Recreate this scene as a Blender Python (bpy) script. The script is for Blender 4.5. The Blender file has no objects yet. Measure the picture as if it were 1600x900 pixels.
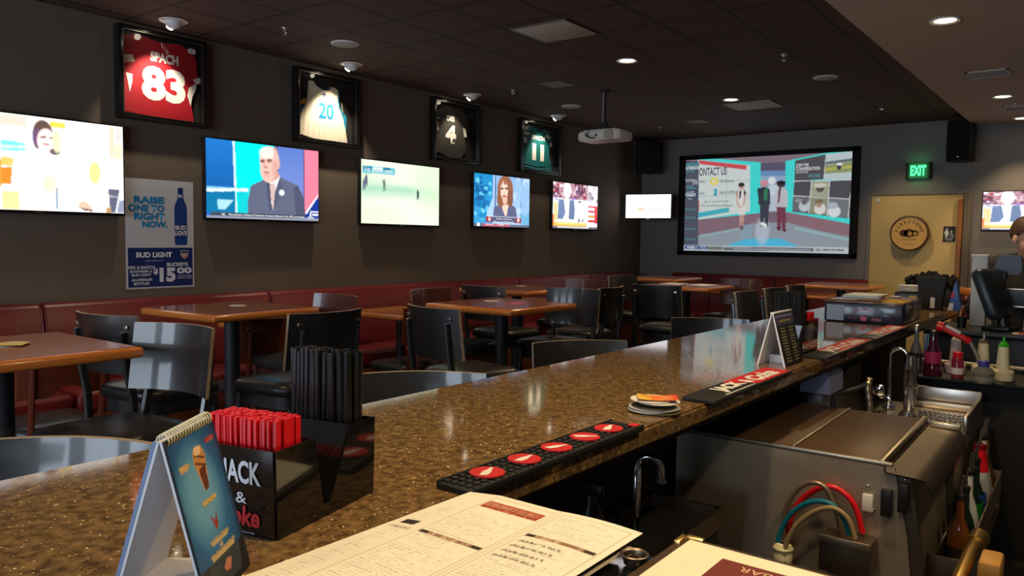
import bpy, bmesh, math, random
import numpy as np
from mathutils import Vector, Matrix, Euler
random.seed(7); rng = np.random.default_rng(7)
S = bpy.context.scene
COL = S.collection
PI = math.pi
FZ = 0.08                      # floor level (camera eye is 1.42 m above it)

# ------------------------------------------------------------------ camera
cd = bpy.data.cameras.new('camera'); cam = bpy.data.objects.new('camera', cd); COL.objects.link(cam)
YAW, PITCH, ROLL, FPX = 0.64259, 0.06301, 0.01328, 1208.45
fw = Vector((-math.sin(YAW)*math.cos(PITCH), math.cos(YAW)*math.cos(PITCH), -math.sin(PITCH)))
rt = Vector((math.cos(YAW), math.sin(YAW), 0)); upv = rt.cross(fw)
r2 = rt*math.cos(ROLL) + upv*math.sin(ROLL); u2 = upv*math.cos(ROLL) - rt*math.sin(ROLL)
cam.matrix_world = Matrix(((r2.x, u2.x, -fw.x, 0), (r2.y, u2.y, -fw.y, 0), (r2.z, u2.z, -fw.z, 1.5), (0, 0, 0, 1)))
cd.sensor_width = 36; cd.lens = FPX/1600*36; cd.clip_start = 0.05; cd.clip_end = 100
S.camera = cam
# ------------------------------------------------------------------ light that belongs to the room
S.view_settings.view_transform = 'Standard'; S.view_settings.look = 'None'
S.view_settings.exposure = 0.0; S.view_settings.gamma = 1.0; S.view_settings.use_curve_mapping = False
W = bpy.data.worlds.new('world'); S.world = W; W.use_nodes = True
W.node_tree.nodes['Background'].inputs[0].default_value = (0.62, 0.78, 1.0, 1)
W.node_tree.nodes['Background'].inputs[1].default_value = 1.2
WIN_POWER = 62.0               # daylight through each front window
DOWN_POWER = 70.0              # recessed downlights in the dark ceiling
BAR_POWER = 95.0               # recessed downlights over the bar
EYE_POWER = 38.0                # eyeball picture lights
def area_light(name, loc, size, target, power, color):
    l = bpy.data.lights.new(name, 'AREA'); l.shape = 'RECTANGLE'; l.size, l.size_y = size
    l.energy = power; l.color = color
    o = bpy.data.objects.new(name, l); COL.objects.link(o); o.location = loc
    o.rotation_euler = (Vector(target)-Vector(loc)).to_track_quat('-Z', 'Y').to_euler()
    return o
WINS = [(-4.6, 1.5), (-2.5, 1.5), (-0.5, 1.2)]      # window centre x, width (front wall y=-3.5)
for wx, ww in WINS:
    area_light('window_daylight', (wx, -3.44, 1.55), (ww, 1.9), (wx, 0, 1.4), WIN_POWER, (0.72, 0.85, 1.0))

# ------------------------------------------------------------------ helpers
def lin(c):
    c = np.asarray(c, float)/255.0
    return np.where(c <= 0.04045, c/12.92, ((c+0.055)/1.055)**2.4)
def L3(*c):
    return tuple(float(v) for v in lin(c))
class MB:
    """collects shapes and links them as ONE mesh object"""
    def __init__(s): s.bm = bmesh.new()
    def _new(s, v0, mi):
        s.bm.verts.ensure_lookup_table()
        vs = s.bm.verts[v0:]
        st = set(vs)
        for f in {f for v in vs for f in v.link_faces}: f.material_index = mi
        return vs
    def box(s, c, d, bev=0, rot=None, mi=0, seg=2):
        b = bmesh.new(); bmesh.ops.create_cube(b, size=1)
        for v in b.verts: v.co = Vector((v.co.x*d[0], v.co.y*d[1], v.co.z*d[2]))
        if bev: bmesh.ops.bevel(b, geom=b.edges[:], offset=bev, segments=seg, profile=0.5, affect='EDGES')
        M = Matrix.Translation(c) @ (Euler(rot).to_matrix().to_4x4() if rot else Matrix())
        b.transform(M); s.merge(b, mi); return s
    def merge(s, b, mi=None):
        vm = {}
        for v in b.verts: vm[v] = s.bm.verts.new(v.co)
        for f in b.faces:
            try:
                nf = s.bm.faces.new([vm[v] for v in f.verts])
                nf.material_index = f.material_index if mi is None else mi
            except ValueError: pass
        b.free()
    def raw(s, verts, faces, mi=0, M=None):
        vs = [s.bm.verts.new((M @ Vector(v)) if M else v) for v in verts]
        for f in faces:
            try: nf = s.bm.faces.new([vs[i] for i in f]); nf.material_index = mi
            except ValueError: pass
        return s
    def tube(s, pts, r, n=8, mi=0, closed=False, flat=1.0):
        pts = [Vector(p) for p in pts]; k = len(pts)
        rs = r if isinstance(r, (list, tuple)) else [r]*k
        t0 = (pts[1]-pts[0]).normalized()
        ref = Vector((0, 0, 1)) if abs(t0.z) < 0.9 else Vector((1, 0, 0))
        nrm = t0.cross(ref).normalized(); rings = []
        for i, p in enumerate(pts):
            if closed: t = (pts[(i+1) % k]-pts[i-1]).normalized()
            else: t = (pts[min(i+1, k-1)]-pts[max(i-1, 0)]).normalized()
            nrm = (nrm - t*nrm.dot(t)).normalized(); bn = t.cross(nrm)
            rings.append([s.bm.verts.new(p + (nrm*math.cos(2*PI*j/n) + bn*flat*math.sin(2*PI*j/n))*rs[i]) for j in range(n)])
        for i in range(k if closed else k-1):
            a, b = rings[i], rings[(i+1) % k]
            for j in range(n):
                f = s.bm.faces.new((a[j], b[j], b[(j+1) % n], a[(j+1) % n])); f.material_index = mi
        if not closed:
            f = s.bm.faces.new(rings[0]); f.material_index = mi
            f = s.bm.faces.new(rings[-1][::-1]); f.material_index = mi
        return s
    def lathe(s, prof, c=(0, 0, 0), n=20, mi=0, M=None, mis=None):
        """prof [(r,z)...]; r=0 ends close to a point"""
        M = M or Matrix.Translation(c); rings = []
        for r, z in prof:
            if r < 1e-6: rings.append([s.bm.verts.new(M @ Vector((0, 0, z)))])
            else: rings.append([s.bm.verts.new(M @ Vector((r*math.cos(2*PI*j/n), r*math.sin(2*PI*j/n), z))) for j in range(n)])
        for i in range(len(rings)-1):
            a, b = rings[i], rings[i+1]; m = mis[i] if mis else mi
            for j in range(n):
                q = []
                for v in (a[j % len(a)], a[(j+1) % len(a)], b[(j+1) % len(b)], b[j % len(b)]):
                    if v not in q: q.append(v)
                if len(q) > 2: s.bm.faces.new(q).material_index = m
        return s
    def prism(s, poly, f0, f1, mi=0, mi_side=None):
        """poly: 2-D points; f0,f1 map (u,v)->xyz for the two ends"""
        a = [s.bm.verts.new(f0(*p)) for p in poly]; b = [s.bm.verts.new(f1(*p)) for p in poly]; n = len(poly)
        s.bm.faces.new(a).material_index = mi; s.bm.faces.new(b[::-1]).material_index = mi
        for i in range(n):
            s.bm.faces.new((a[i], b[i], b[(i+1) % n], a[(i+1) % n])).material_index = mi if mi_side is None else mi_side
        return s
    def grid(s, P, mi=0):
        R = [[s.bm.verts.new(p) for p in row] for row in P]
        for i in range(len(R)-1):
            for j in range(len(R[0])-1):
                s.bm.faces.new((R[i][j], R[i][j+1], R[i+1][j+1], R[i+1][j])).material_index = mi
        return s
    def ball(s, c, r, mi=0, n=16, M=None):
        b = bmesh.new(); bmesh.ops.create_uvsphere(b, u_segments=n, v_segments=max(6, n//2), radius=1)
        rr = r if isinstance(r, (tuple, list)) else (r, r, r)
        b.transform(Matrix.Translation(c) @ (M or Matrix()) @ Matrix.Diagonal((rr[0], rr[1], rr[2], 1)))
        s.merge(b, mi); return s
    def text(s, txt, x0, x1, z0, z1, fn, mi=0, bold=0.0, shear=0.0, keep=False):
        v, f = text_geo(txt, bold, shear)
        v = np.array(v); mn = v.min(0); mx = v.max(0); sz = np.maximum(mx-mn, 1e-6)
        sx = (x1-x0)/sz[0]; sz_ = (z1-z0)/sz[1]
        off = 0
        if keep and sx > sz_: sx = sz_; off = ((x1-x0)-sx*sz[0])/2
        s.raw([fn(x0+off+(p[0]-mn[0])*sx, z0+(p[1]-mn[1])*sz_) for p in v], f, mi); return s
    def build(s, name, mats, parent=None, ang=38, tag=None):
        bm = s.bm; bmesh.ops.recalc_face_normals(bm, faces=bm.faces[:]) if tag != 'flat' else None
        th = math.radians(ang)
        for f in bm.faces: f.smooth = True
        for e in bm.edges:
            e.smooth = len(e.link_faces) == 2 and e.calc_face_angle(3.2) < th
        me = bpy.data.meshes.new(name); bm.to_mesh(me); bm.free()
        for m in (mats if isinstance(mats, (list, tuple)) else [mats]): me.materials.append(m)
        o = bpy.data.objects.new(name, me); COL.objects.link(o)
        if parent: o.parent = parent
        return o
_tc = {}
def text_geo(txt, bold=0.0, shear=0.0):
    k = (txt, bold, shear)
    if k not in _tc:
        cu = bpy.data.curves.new('t', 'FONT'); cu.body = txt; cu.offset = bold; cu.shear = shear; cu.resolution_u = 3
        o = bpy.data.objects.new('t', cu); COL.objects.link(o)
        dg = bpy.context.evaluated_depsgraph_get(); dg.update()
        me = bpy.data.meshes.new_from_object(o.evaluated_get(dg))
        _tc[k] = ([tuple(v.co) for v in me.vertices], [tuple(p.vertices) for p in me.polygons])
        bpy.data.objects.remove(o); bpy.data.curves.remove(cu); bpy.data.meshes.remove(me)
    return _tc[k]
def wallmap(d):            # flat things are built facing -Y, x to the right, z up; d = how far in front
    return lambda x, z: Vector((x, -d, z))
def topmap(h):
    return lambda x, y: Vector((x, y, h))
def thing(name, label, cat, loc=(0, 0, 0), rz=0.0, group=None):
    o = bpy.data.objects.new(name, None); COL.objects.link(o); o.empty_display_size = 0.1
    o.location = loc; o.rotation_euler = (0, 0, rz); return tag(o, label, cat, group)
def tag(o, label, cat, group=None):
    o['label'] = label; o['category'] = cat
    if group: o['group'] = group
    return o
def struct(o): o['kind'] = 'structure'; return o
def dup(root, loc, rz, label=None, group=None, scale=None):
    r = root.copy(); COL.objects.link(r); r.location = loc; r.rotation_euler = (0, 0, rz)
    if scale: r.scale = scale
    if label: r['label'] = label
    if group: r['group'] = group
    for ch in list(root.children):
        c = ch.copy(); COL.objects.link(c); c.parent = r
        for g in list(ch.children):
            d = g.copy(); COL.objects.link(d); d.parent = c
    return r
# ---- materials
def mat(name, col, rough=0.5, metal=0.0, spec=0.5, var=0.0, vscale=8.0, bump=0.0, bscale=40.0, coat=0.0, stretch=None, emit=None, es=0.0, trans=0.0, ior=1.45, alpha=1.0):
    m = bpy.data.materials.new(name); m.use_nodes = True; N = m.node_tree.nodes; K = m.node_tree.links
    b = N['Principled BSDF']; b.inputs['Base Color'].default_value = (*col, 1)
    b.inputs['Roughness'].default_value = rough; b.inputs['Metallic'].default_value = metal
    b.inputs['Specular IOR Level'].default_value = spec; b.inputs['Coat Weight'].default_value = coat
    b.inputs['Coat Roughness'].default_value = 0.08
    b.inputs['Transmission Weight'].default_value = trans; b.inputs['IOR'].default_value = ior; b.inputs['Alpha'].default_value = alpha
    if emit: b.inputs['Emission Color'].default_value = (*emit, 1); b.inputs['Emission Strength'].default_value = es
    if var or bump:
        tc = N.new('ShaderNodeTexCoord'); mp = N.new('ShaderNodeMapping'); K.new(tc.outputs['Object'], mp.inputs[0])
        if stretch: mp.inputs['Scale'].default_value = stretch
    if var:
        n = N.new('ShaderNodeTexNoise'); n.inputs['Scale'].default_value = vscale; n.inputs['Detail'].default_value = 5
        K.new(mp.outputs[0], n.inputs[0]); mx = N.new('ShaderNodeMix'); mx.data_type = 'RGBA'
        mx.inputs[6].default_value = (*[c*(1-var) for c in col], 1); mx.inputs[7].default_value = (*[min(1, c*(1+var)) for c in col], 1)
        K.new(n.outputs[0], mx.inputs[0]); K.new(mx.outputs[2], b.inputs['Base Color'])
    if bump:
        n2 = N.new('ShaderNodeTexNoise'); n2.inputs['Scale'].default_value = bscale; n2.inputs['Detail'].default_value = 4
        K.new(mp.outputs[0], n2.inputs[0]); bp = N.new('ShaderNodeBump'); bp.inputs['Strength'].default_value = bump; bp.inputs['Distance'].default_value = 0.01
        K.new(n2.outputs[0], bp.inputs['Height']); K.new(bp.outputs[0], b.inputs['Normal'])
    return m
def math_node(N, K, op, a, b=None):
    n = N.new('ShaderNodeMath'); n.operation = op
    for i, x in enumerate((a, b)):
        if x is None: continue
        if isinstance(x, (int, float)): n.inputs[i].default_value = x
        else: K.new(x, n.inputs[i])
    return n.outputs[0]
def attr_mat(name, rough=0.6, emit=0.0, spec=0.4, coat=0.0):
    """colour comes from the printed / displayed picture stored on the mesh"""
    m = bpy.data.materials.new(name); m.use_nodes = True; N = m.node_tree.nodes; K = m.node_tree.links
    b = N['Principled BSDF']; a = N.new('ShaderNodeAttribute'); a.attribute_name = 'picture'
    b.inputs['Roughness'].default_value = rough; b.inputs['Specular IOR Level'].default_value = spec; b.inputs['Coat Weight'].default_value = coat
    if emit:
        b.inputs['Base Color'].default_value = (0.01, 0.01, 0.01, 1)
        K.new(a.outputs['Color'], b.inputs['Emission Color']); b.inputs['Emission Strength'].default_value = emit
    else: K.new(a.outputs['Color'], b.inputs['Base Color'])
    return m
def glass_mat(name, col=(1, 1, 1), gl=0.08, rough=0.03):
    m = bpy.data.materials.new(name); m.use_nodes = True; N = m.node_tree.nodes; K = m.node_tree.links
    N.remove(N['Principled BSDF']); o = N['Material Output']
    t = N.new('ShaderNodeBsdfTransparent'); t.inputs[0].default_value = (*col, 1)
    g = N.new('ShaderNodeBsdfGlossy'); g.inputs['Roughness'].default_value = rough
    f = N.new('ShaderNodeLayerWeight'); f.inputs['Blend'].default_value = .5        # same from both sides of a thin pane
    sch = math_node(N, K, 'ADD', math_node(N, K, 'MULTIPLY', math_node(N, K, 'POWER', f.outputs['Facing'], 5.0), .9), .045)
    x = N.new('ShaderNodeMixShader'); K.new(sch, x.inputs[0]); K.new(t.outputs[0], x.inputs[1]); K.new(g.outputs[0], x.inputs[2]); K.new(x.outputs[0], o.inputs[0])
    return m
def emis(name, col, st=1.0):
    return mat(name, (0.01, 0.01, 0.01), 0.5, emit=col, es=st)
# ---- pictures (screens, prints) drawn on a fine grid of points
class Img:
    def __init__(s, w, h, bg=(255, 255, 255)):
        s.w, s.h = w, h; s.a = np.zeros((h, w, 3)); s.a[:] = lin(bg)
        s.X, s.Y = np.meshgrid((np.arange(w)+.5)/w, (np.arange(h)+.5)/h)
    def put(s, m, c, al=1.0):
        m = m*al if not isinstance(m, np.ndarray) or m.dtype != bool else m.astype(float)*al
        s.a = s.a*(1-m[..., None]) + lin(c)*m[..., None]; return s
    def rect(s, x0, y0, x1, y1, c, al=1.0): return s.put((s.X >= x0) & (s.X <= x1) & (s.Y >= y0) & (s.Y <= y1), c, al)
    def ell(s, cx, cy, rx, ry, c, al=1.0, soft=0.0):
        d = np.sqrt(((s.X-cx)/rx)**2+((s.Y-cy)/ry)**2)
        return s.put(np.clip((1+soft-d)/max(soft, 1e-3), 0, 1), c, al)
    def poly(s, pts, c, al=1.0):
        m = np.zeros(s.X.shape, bool); n = len(pts)
        for i in range(n):
            (x0, y0), (x1, y1) = pts[i], pts[(i+1) % n]
            if y0 == y1: continue
            m ^= ((y0 > s.Y) != (y1 > s.Y)) & (s.X < (x1-x0)*(s.Y-y0)/(y1-y0)+x0)
        return s.put(m, c, al)
    def line(s, x0, y0, x1, y1, wd, c, al=1.0):
        asp = s.h/s.w; dx, dy = x1-x0, (y1-y0)*asp; l2 = dx*dx+dy*dy+1e-12
        t = np.clip(((s.X-x0)*dx+(s.Y-y0)*asp*dy)/l2, 0, 1)
        d = np.hypot(s.X-x0-t*dx, (s.Y-y0)*asp-t*dy); return s.put(d < wd, c, al)
    def gradv(s, x0, y0, x1, y1, c0, c1, horiz=False):
        t = ((s.X-x0)/(x1-x0) if horiz else (s.Y-y0)/(y1-y0)); m = (s.X >= x0) & (s.X <= x1) & (s.Y >= y0) & (s.Y <= y1)
        t = np.clip(t, 0, 1)[..., None]; s.a = np.where(m[..., None], lin(c0)*(1-t)+lin(c1)*t, s.a); return s
    def scribble(s, x0, y0, x1, y1, c, dens=0.6, gap=0.0, al=0.8):
        """small print: broken dashes in one row"""
        x = x0
        while x < x1:
            w = random.uniform(0.6, 2.0)*0.018
            if random.random() < dens: s.rect(x, y0, min(x+w*0.8, x1), y1, c, al)
            x += w
        return s
    def blotch(s, x0, y0, x1, y1, cols, n, r):
        for _ in range(n):
            s.ell(random.uniform(x0, x1), random.uniform(y0, y1), r*random.uniform(.5, 1.3), r*random.uniform(.6, 1.8), random.choice(cols), .9, .4)
        return s.clip_none()
    def clip_none(s): return s
def picture(name, img, m, fn, parent=None, soft=0):
    """fn(u,v)->xyz with u right, v down in 0..1"""
    w, h = img.w, img.h; me = bpy.data.meshes.new(name)
    for _ in range(soft):
        p = np.pad(img.a, ((1, 1), (1, 1), (0, 0)), 'edge'); img.a = (p[:-2, 1:-1]+p[2:, 1:-1]+p[1:-1, :-2]+p[1:-1, 2:]+4*p[1:-1, 1:-1])/8
    vs = [tuple(fn(i/(w-1), j/(h-1))) for j in range(h) for i in range(w)]
    idx = np.arange(w*h).reshape(h, w)
    fs = np.stack([idx[1:, :-1], idx[1:, 1:], idx[:-1, 1:], idx[:-1, :-1]], -1).reshape(-1, 4)
    me.from_pydata(vs, [], fs.tolist())
    at = me.attributes.new('picture', 'FLOAT_COLOR', 'POINT')
    at.data.foreach_set('color', np.concatenate([img.a, np.ones((h, w, 1))], -1).astype(np.float32).ravel())
    me.materials.append(m); me.shade_smooth(); o = bpy.data.objects.new(name, me); COL.objects.link(o)
    if parent: o.parent = parent
    return o
def quadmap(TL, TR, BR, BL):
    """turn measured picture points into 0..1 picture coordinates (bilinear)"""
    def q(x, y):
        u = (x-(TL[0]+BL[0])/2)/((TR[0]+BR[0])/2-(TL[0]+BL[0])/2)
        for _ in range(4):
            t = TL[1]+(TR[1]-TL[1])*u; b = BL[1]+(BR[1]-BL[1])*u; v = (y-t)/(b-t)
            l = TL[0]+(BL[0]-TL[0])*v; r = TR[0]+(BR[0]-TR[0])*v; u = (x-l)/(r-l)
        return u, v
    return q
# ------------------------------------------------------------------ materials
M = {}
M['wall'] = mat('wall_paint', L3(114, 99, 85), .75, var=.08, vscale=3, bump=.05, bscale=120)
M['wallfar'] = mat('wall_paint_far', L3(128, 122, 118), .75, var=.06, vscale=3, bump=.05, bscale=120)
M['soffit'] = mat('soffit_paint', L3(206, 186, 172), .7, var=.05, vscale=2)
M['floor'] = mat('floor_carpet', L3(46, 38, 34), .85, var=.4, vscale=30)
M['black'] = mat('black_plastic', (.012, .012, .013), .35)
M['blackm'] = mat('black_matte', (.012, .012, .012), .7)
M['blackgloss'] = mat('black_acrylic', (.008, .008, .009), .06, coat=.5)
M['booth'] = mat('oxblood_vinyl', L3(112, 30, 32), .38, var=.15, vscale=6, bump=.08, bscale=30)
M['boothwood'] = mat('booth_wood', L3(120, 62, 30), .45, var=.2, vscale=10, stretch=(1, 1, 8))
M['edge'] = mat('oak_edge', L3(196, 116, 52), .22, var=.22, vscale=9, stretch=(3, 3, 14), coat=.5)
M['top'] = mat('table_laminate', L3(158, 90, 58), .18, var=.12, vscale=5, stretch=(2, 14, 1), coat=.4)
M['iron'] = mat('black_iron', (.018, .019, .021), .55, bump=.1, bscale=200)
M['lacq'] = mat('black_lacquer', (.012, .012, .013), .40, coat=.6, var=.3, vscale=20, stretch=(6, 6, 1), spec=.7)
M['wear'] = mat('worn_edge', L3(150, 132, 112), .55, var=.6, vscale=30)
M['vinyl'] = mat('black_vinyl', (.017, .016, .016), .32, bump=.12, bscale=60)
M['mahog'] = mat('mahogany', L3(92, 40, 24), .28, var=.35, vscale=7, stretch=(1, 1, 6), coat=.4)
M['steel'] = mat('stainless_steel', (.56, .50, .43), .30, 1.0, var=.12, vscale=6, stretch=(1, 1, 14))
M['steeld'] = mat('dull_steel', (.25, .20, .15), .42, 1.0, var=.25, vscale=5)
M['brushed'] = mat('brushed_steel_panel', (.42, .35, .27), .48, .7, var=.2, vscale=4, stretch=(1, 1, 6))
M['chrome'] = mat('chrome', (.75, .76, .78), .09, 1.0)
M['brass'] = mat('brass', L3(214, 176, 104), .3, 1.0)
M['rim'] = mat('warm_steel_rim', (.70, .60, .44), .36, 1.0)
M['white'] = mat('white_plastic', (.72, .71, .69), .45)
M['mahogl'] = mat('mahogany_lacquer', L3(84, 46, 40), .3, var=.35, vscale=7, stretch=(1, 1, 6), coat=.5)
M['card'] = mat('white_card', (.74, .73, .74), .55)
M['cream'] = mat('cream_plastic', L3(226, 216, 176), .4, var=.05)
M['red'] = mat('red_plastic', L3(214, 22, 34), .3)
M['redprint'] = mat('red_print', L3(196, 36, 30), .45)
M['redmat'] = mat('red_rubber', L3(196, 34, 36), .55)
M['whiteprint'] = mat('white_print', (.78, .74, .68), .5)
M['navy'] = mat('navy_print', L3(28, 46, 104), .45, var=.08)
M['bluep'] = mat('blue_print', L3(30, 132, 190), .45)
M['rubber'] = mat('black_rubber', (.014, .014, .014), .55, bump=.1, bscale=150)
M['straw'] = mat('black_straw', (.016, .016, .018), .22)
M['glass'] = glass_mat('clear_glass')
M['wood'] = mat('pine_wood', L3(176, 130, 66), .45, var=.2, vscale=6, stretch=(1, 12, 1))
M['jred'] = mat('red_jersey_cloth', L3(168, 20, 34), .6, bump=.35, bscale=9, stretch=(1, 1, .5))
M['jwhite'] = mat('white_jersey_cloth', L3(226, 214, 190), .65, bump=.3, bscale=9)
M['jblack'] = mat('black_jersey_cloth', L3(64, 60, 54), .5, bump=.5, bscale=10)
M['jgreen'] = mat('green_jersey_cloth', L3(20, 104, 104), .5, bump=.4, bscale=10)
M['teal'] = mat('teal_cloth', L3(10, 110, 140), .6)
M['gold'] = mat('gold_cloth', L3(220, 170, 50), .6)
M['skin'] = mat('skin', L3(214, 160, 130), .5, var=.06)
M['hair'] = mat('brown_hair', L3(70, 46, 32), .6, var=.3, vscale=60, bump=.4, bscale=90)
M['shirt'] = mat('black_shirt', L3(30, 29, 32), .8)
M['grey'] = mat('grey_plastic', L3(92, 98, 106), .45)
M['paper'] = mat('menu_paper', L3(244, 232, 200), .55)
# quartz bar top
def quartz():
    m = bpy.data.materials.new('speckled_quartz'); m.use_nodes = True; N = m.node_tree.nodes; K = m.node_tree.links
    b = N['Principled BSDF']; tc = N.new('ShaderNodeTexCoord')
    n = N.new('ShaderNodeTexNoise'); n.inputs['Scale'].default_value = 55; n.inputs['Detail'].default_value = 6; K.new(tc.outputs['Object'], n.inputs[0])
    r = N.new('ShaderNodeValToRGB'); K.new(n.outputs[0], r.inputs[0])
    r.color_ramp.elements[0].position = .34; r.color_ramp.elements[0].color = (*L3(84, 64, 40), 1)
    r.color_ramp.elements[1].position = .68; r.color_ramp.elements[1].color = (*L3(142, 112, 72), 1)
    last = r.outputs[0]
    for sc, th, pick, col in ((110, .20, .72, L3(214, 186, 140)), (62, .13, .62, L3(252, 232, 190)), (240, .24, .70, L3(150, 122, 84)), (170, .22, .72, L3(26, 20, 14))):
        v = N.new('ShaderNodeTexVoronoi'); v.inputs['Scale'].default_value = sc; K.new(tc.outputs['Object'], v.inputs['Vector'])
        near = math_node(N, K, 'LESS_THAN', v.outputs['Distance'], th)
        sp = N.new('ShaderNodeSeparateColor'); K.new(v.outputs['Color'], sp.inputs[0])
        on = math_node(N, K, 'MULTIPLY', near, math_node(N, K, 'GREATER_THAN', sp.outputs[0], pick))
        mx = N.new('ShaderNodeMix'); mx.data_type = 'RGBA'; K.new(on, mx.inputs[0]); K.new(last, mx.inputs[6]); mx.inputs[7].default_value = (*col, 1); last = mx.outputs[2]
    K.new(last, b.inputs['Base Color']); b.inputs['Roughness'].default_value = .06; b.inputs['Specular IOR Level'].default_value = .6
    return m
M['quartz'] = quartz()
def tile_ceiling():
    m = bpy.data.materials.new('dark_ceiling_tiles'); m.use_nodes = True; N = m.node_tree.nodes; K = m.node_tree.links
    b = N['Principled BSDF']; tc = N.new('ShaderNodeTexCoord'); sx = N.new('ShaderNodeSeparateXYZ'); K.new(tc.outputs['Object'], sx.inputs[0])
    def edge(o, org, st):
        f = math_node(N, K, 'FRACT', math_node(N, K, 'DIVIDE', math_node(N, K, 'SUBTRACT', o, org), st))
        d = math_node(N, K, 'MINIMUM', f, math_node(N, K, 'SUBTRACT', 1.0, f))
        return math_node(N, K, 'MULTIPLY', d, st)
    d = math_node(N, K, 'MINIMUM', edge(sx.outputs[0], -3.375, .478), edge(sx.outputs[1], 4.31, .525))
    gl = math_node(N, K, 'LESS_THAN', d, .008); gap = math_node(N, K, 'LESS_THAN', d, .014)
    n = N.new('ShaderNodeTexNoise'); n.inputs['Scale'].default_value = 160; K.new(tc.outputs['Object'], n.inputs[0])
    mx = N.new('ShaderNodeMix'); mx.data_type = 'RGBA'; K.new(n.outputs[0], mx.inputs[0]); mx.inputs[6].default_value = (*L3(66, 46, 38), 1); mx.inputs[7].default_value = (*L3(98, 72, 62), 1)
    m1 = N.new('ShaderNodeMix'); m1.data_type = 'RGBA'; K.new(gap, m1.inputs[0]); K.new(mx.outputs[2], m1.inputs[6]); m1.inputs[7].default_value = (.004, .004, .004, 1)
    m2 = N.new('ShaderNodeMix'); m2.data_type = 'RGBA'; K.new(gl, m2.inputs[0]); K.new(m1.outputs[2], m2.inputs[6]); m2.inputs[7].default_value = (*L3(30, 22, 20), 1)
    K.new(m2.outputs[2], b.inputs['Base Color'])
    ro = N.new('ShaderNodeMix'); K.new(gl, ro.inputs[0]); ro.inputs[2].default_value = .8; ro.inputs[3].default_value = .7; K.new(ro.outputs[0], b.inputs['Roughness'])
    bp = N.new('ShaderNodeBump'); bp.inputs['Strength'].default_value = .15; bp.inputs['Distance'].default_value = .004; K.new(n.outputs[0], bp.inputs['Height']); K.new(bp.outputs[0], b.inputs['Normal'])
    return m
M['tiles'] = tile_ceiling()

# ------------------------------------------------------------------ room shell
XL, YF, HC, HS, XR, YB = -5.442, 10.472, 2.97, 2.88, 3.2, -3.5
struct(MB().box(((XL+XR)/2, (YB+YF)/2, FZ-.06), (XR-XL+.4, YF-YB+.4, .12)).build('floor', M['floor']))
struct(MB().box((XL-.08, (YB+YF)/2, 1.55), (.16, YF-YB+.3, 3.1)).build('wall_left', M['wall']))
struct(MB().box((XR+.08, (YB+YF)/2, 1.55), (.16, YF-YB+.3, 3.1)).build('wall_right', M['wall']))
struct(MB().box(((XL+XR)/2, YF+.08, 1.55), (XR-XL+.3, .16, 3.1)).build('wall_far', M['wallfar']))
b = MB(); xs = [XL]
for wx, ww in WINS: xs += [wx-ww/2, wx+ww/2]
xs.append(XR)
for i in range(0, len(xs), 2): b.box(((xs[i]+xs[i+1])/2, YB-.08, 1.55), (xs[i+1]-xs[i], .16, 3.1))
for wx, ww in WINS: b.box((wx, YB-.08, .3), (ww, .16, .6)); b.box((wx, YB-.08, 2.8), (ww, .16, .6))
struct(b.build('wall_front', M['wall']))
for i, (wx, ww) in enumerate(WINS):
    b = MB()
    for dx in (-ww/2+.03, 0, ww/2-.03): b.box((wx+dx, YB-.1, 1.55), (.06, .06, 1.9))
    for z in (.63, 2.47): b.box((wx, YB-.1, z), (ww, .06, .06))
    w = struct(b.build('window_%d' % (i+1), M['iron']))
    MB().box((wx, YB-.11, 1.55), (ww-.06, .008, 1.8)).build('pane', M['glass'], w)
struct(MB().box(((XL-1.0)/2, (YB+YF)/2, HC+.05), (-1.0-XL+.3, YF-YB+.3, .1)).build('ceiling', M['tiles']))
SX = lambda y: -1.385+.0213*y                     # left edge of the lowered ceiling over the bar
poly = [(SX(YB), YB), (SX(YF), YF), (XR, YF), (XR, YB)]
struct(MB().prism(poly, topmap(HS), topmap(HC+.1)).build('ceiling_over_bar', M['soffit']))
struct(MB().box((XL+.012, (YB+YF)/2, FZ+.05), (.024, YF-YB, .1)).build('baseboard_left', M['blackm']))
struct(MB().box((-3.3, YF-.012, FZ+.05), (4.2, .024, .1)).build('baseboard_far', M['blackm']))

# door in the far wall with wooden frame on its right
d = MB().box((-1.735, YF-.012, 1.09), (1.0, .024, 2.02), .004).build('door_1', mat('door_paint', L3(206, 178, 118), .6, var=.05)); struct(d)
b = MB(); b.box((-2.255, YF-.02, 1.1), (.04, .04, 2.04), .006); b.box((-1.735, YF-.02, 2.115), (1.08, .05, .03), .006)
struct(b.build('trim_1', M['wallfar']))
struct(MB().box((-1.262, YF-.03, 1.06), (.055, .06, 1.96), .01).build('trim_2', mat('door_frame_wood', L3(150, 92, 44), .4, var=.25, vscale=7, stretch=(4, 4, 1))))
struct(MB().box((-1.19, YF-.025, 1.09), (.08, .05, 2.02), .01).build('trim_3', mat('door_casing', L3(104, 92, 78), .6)))

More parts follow.
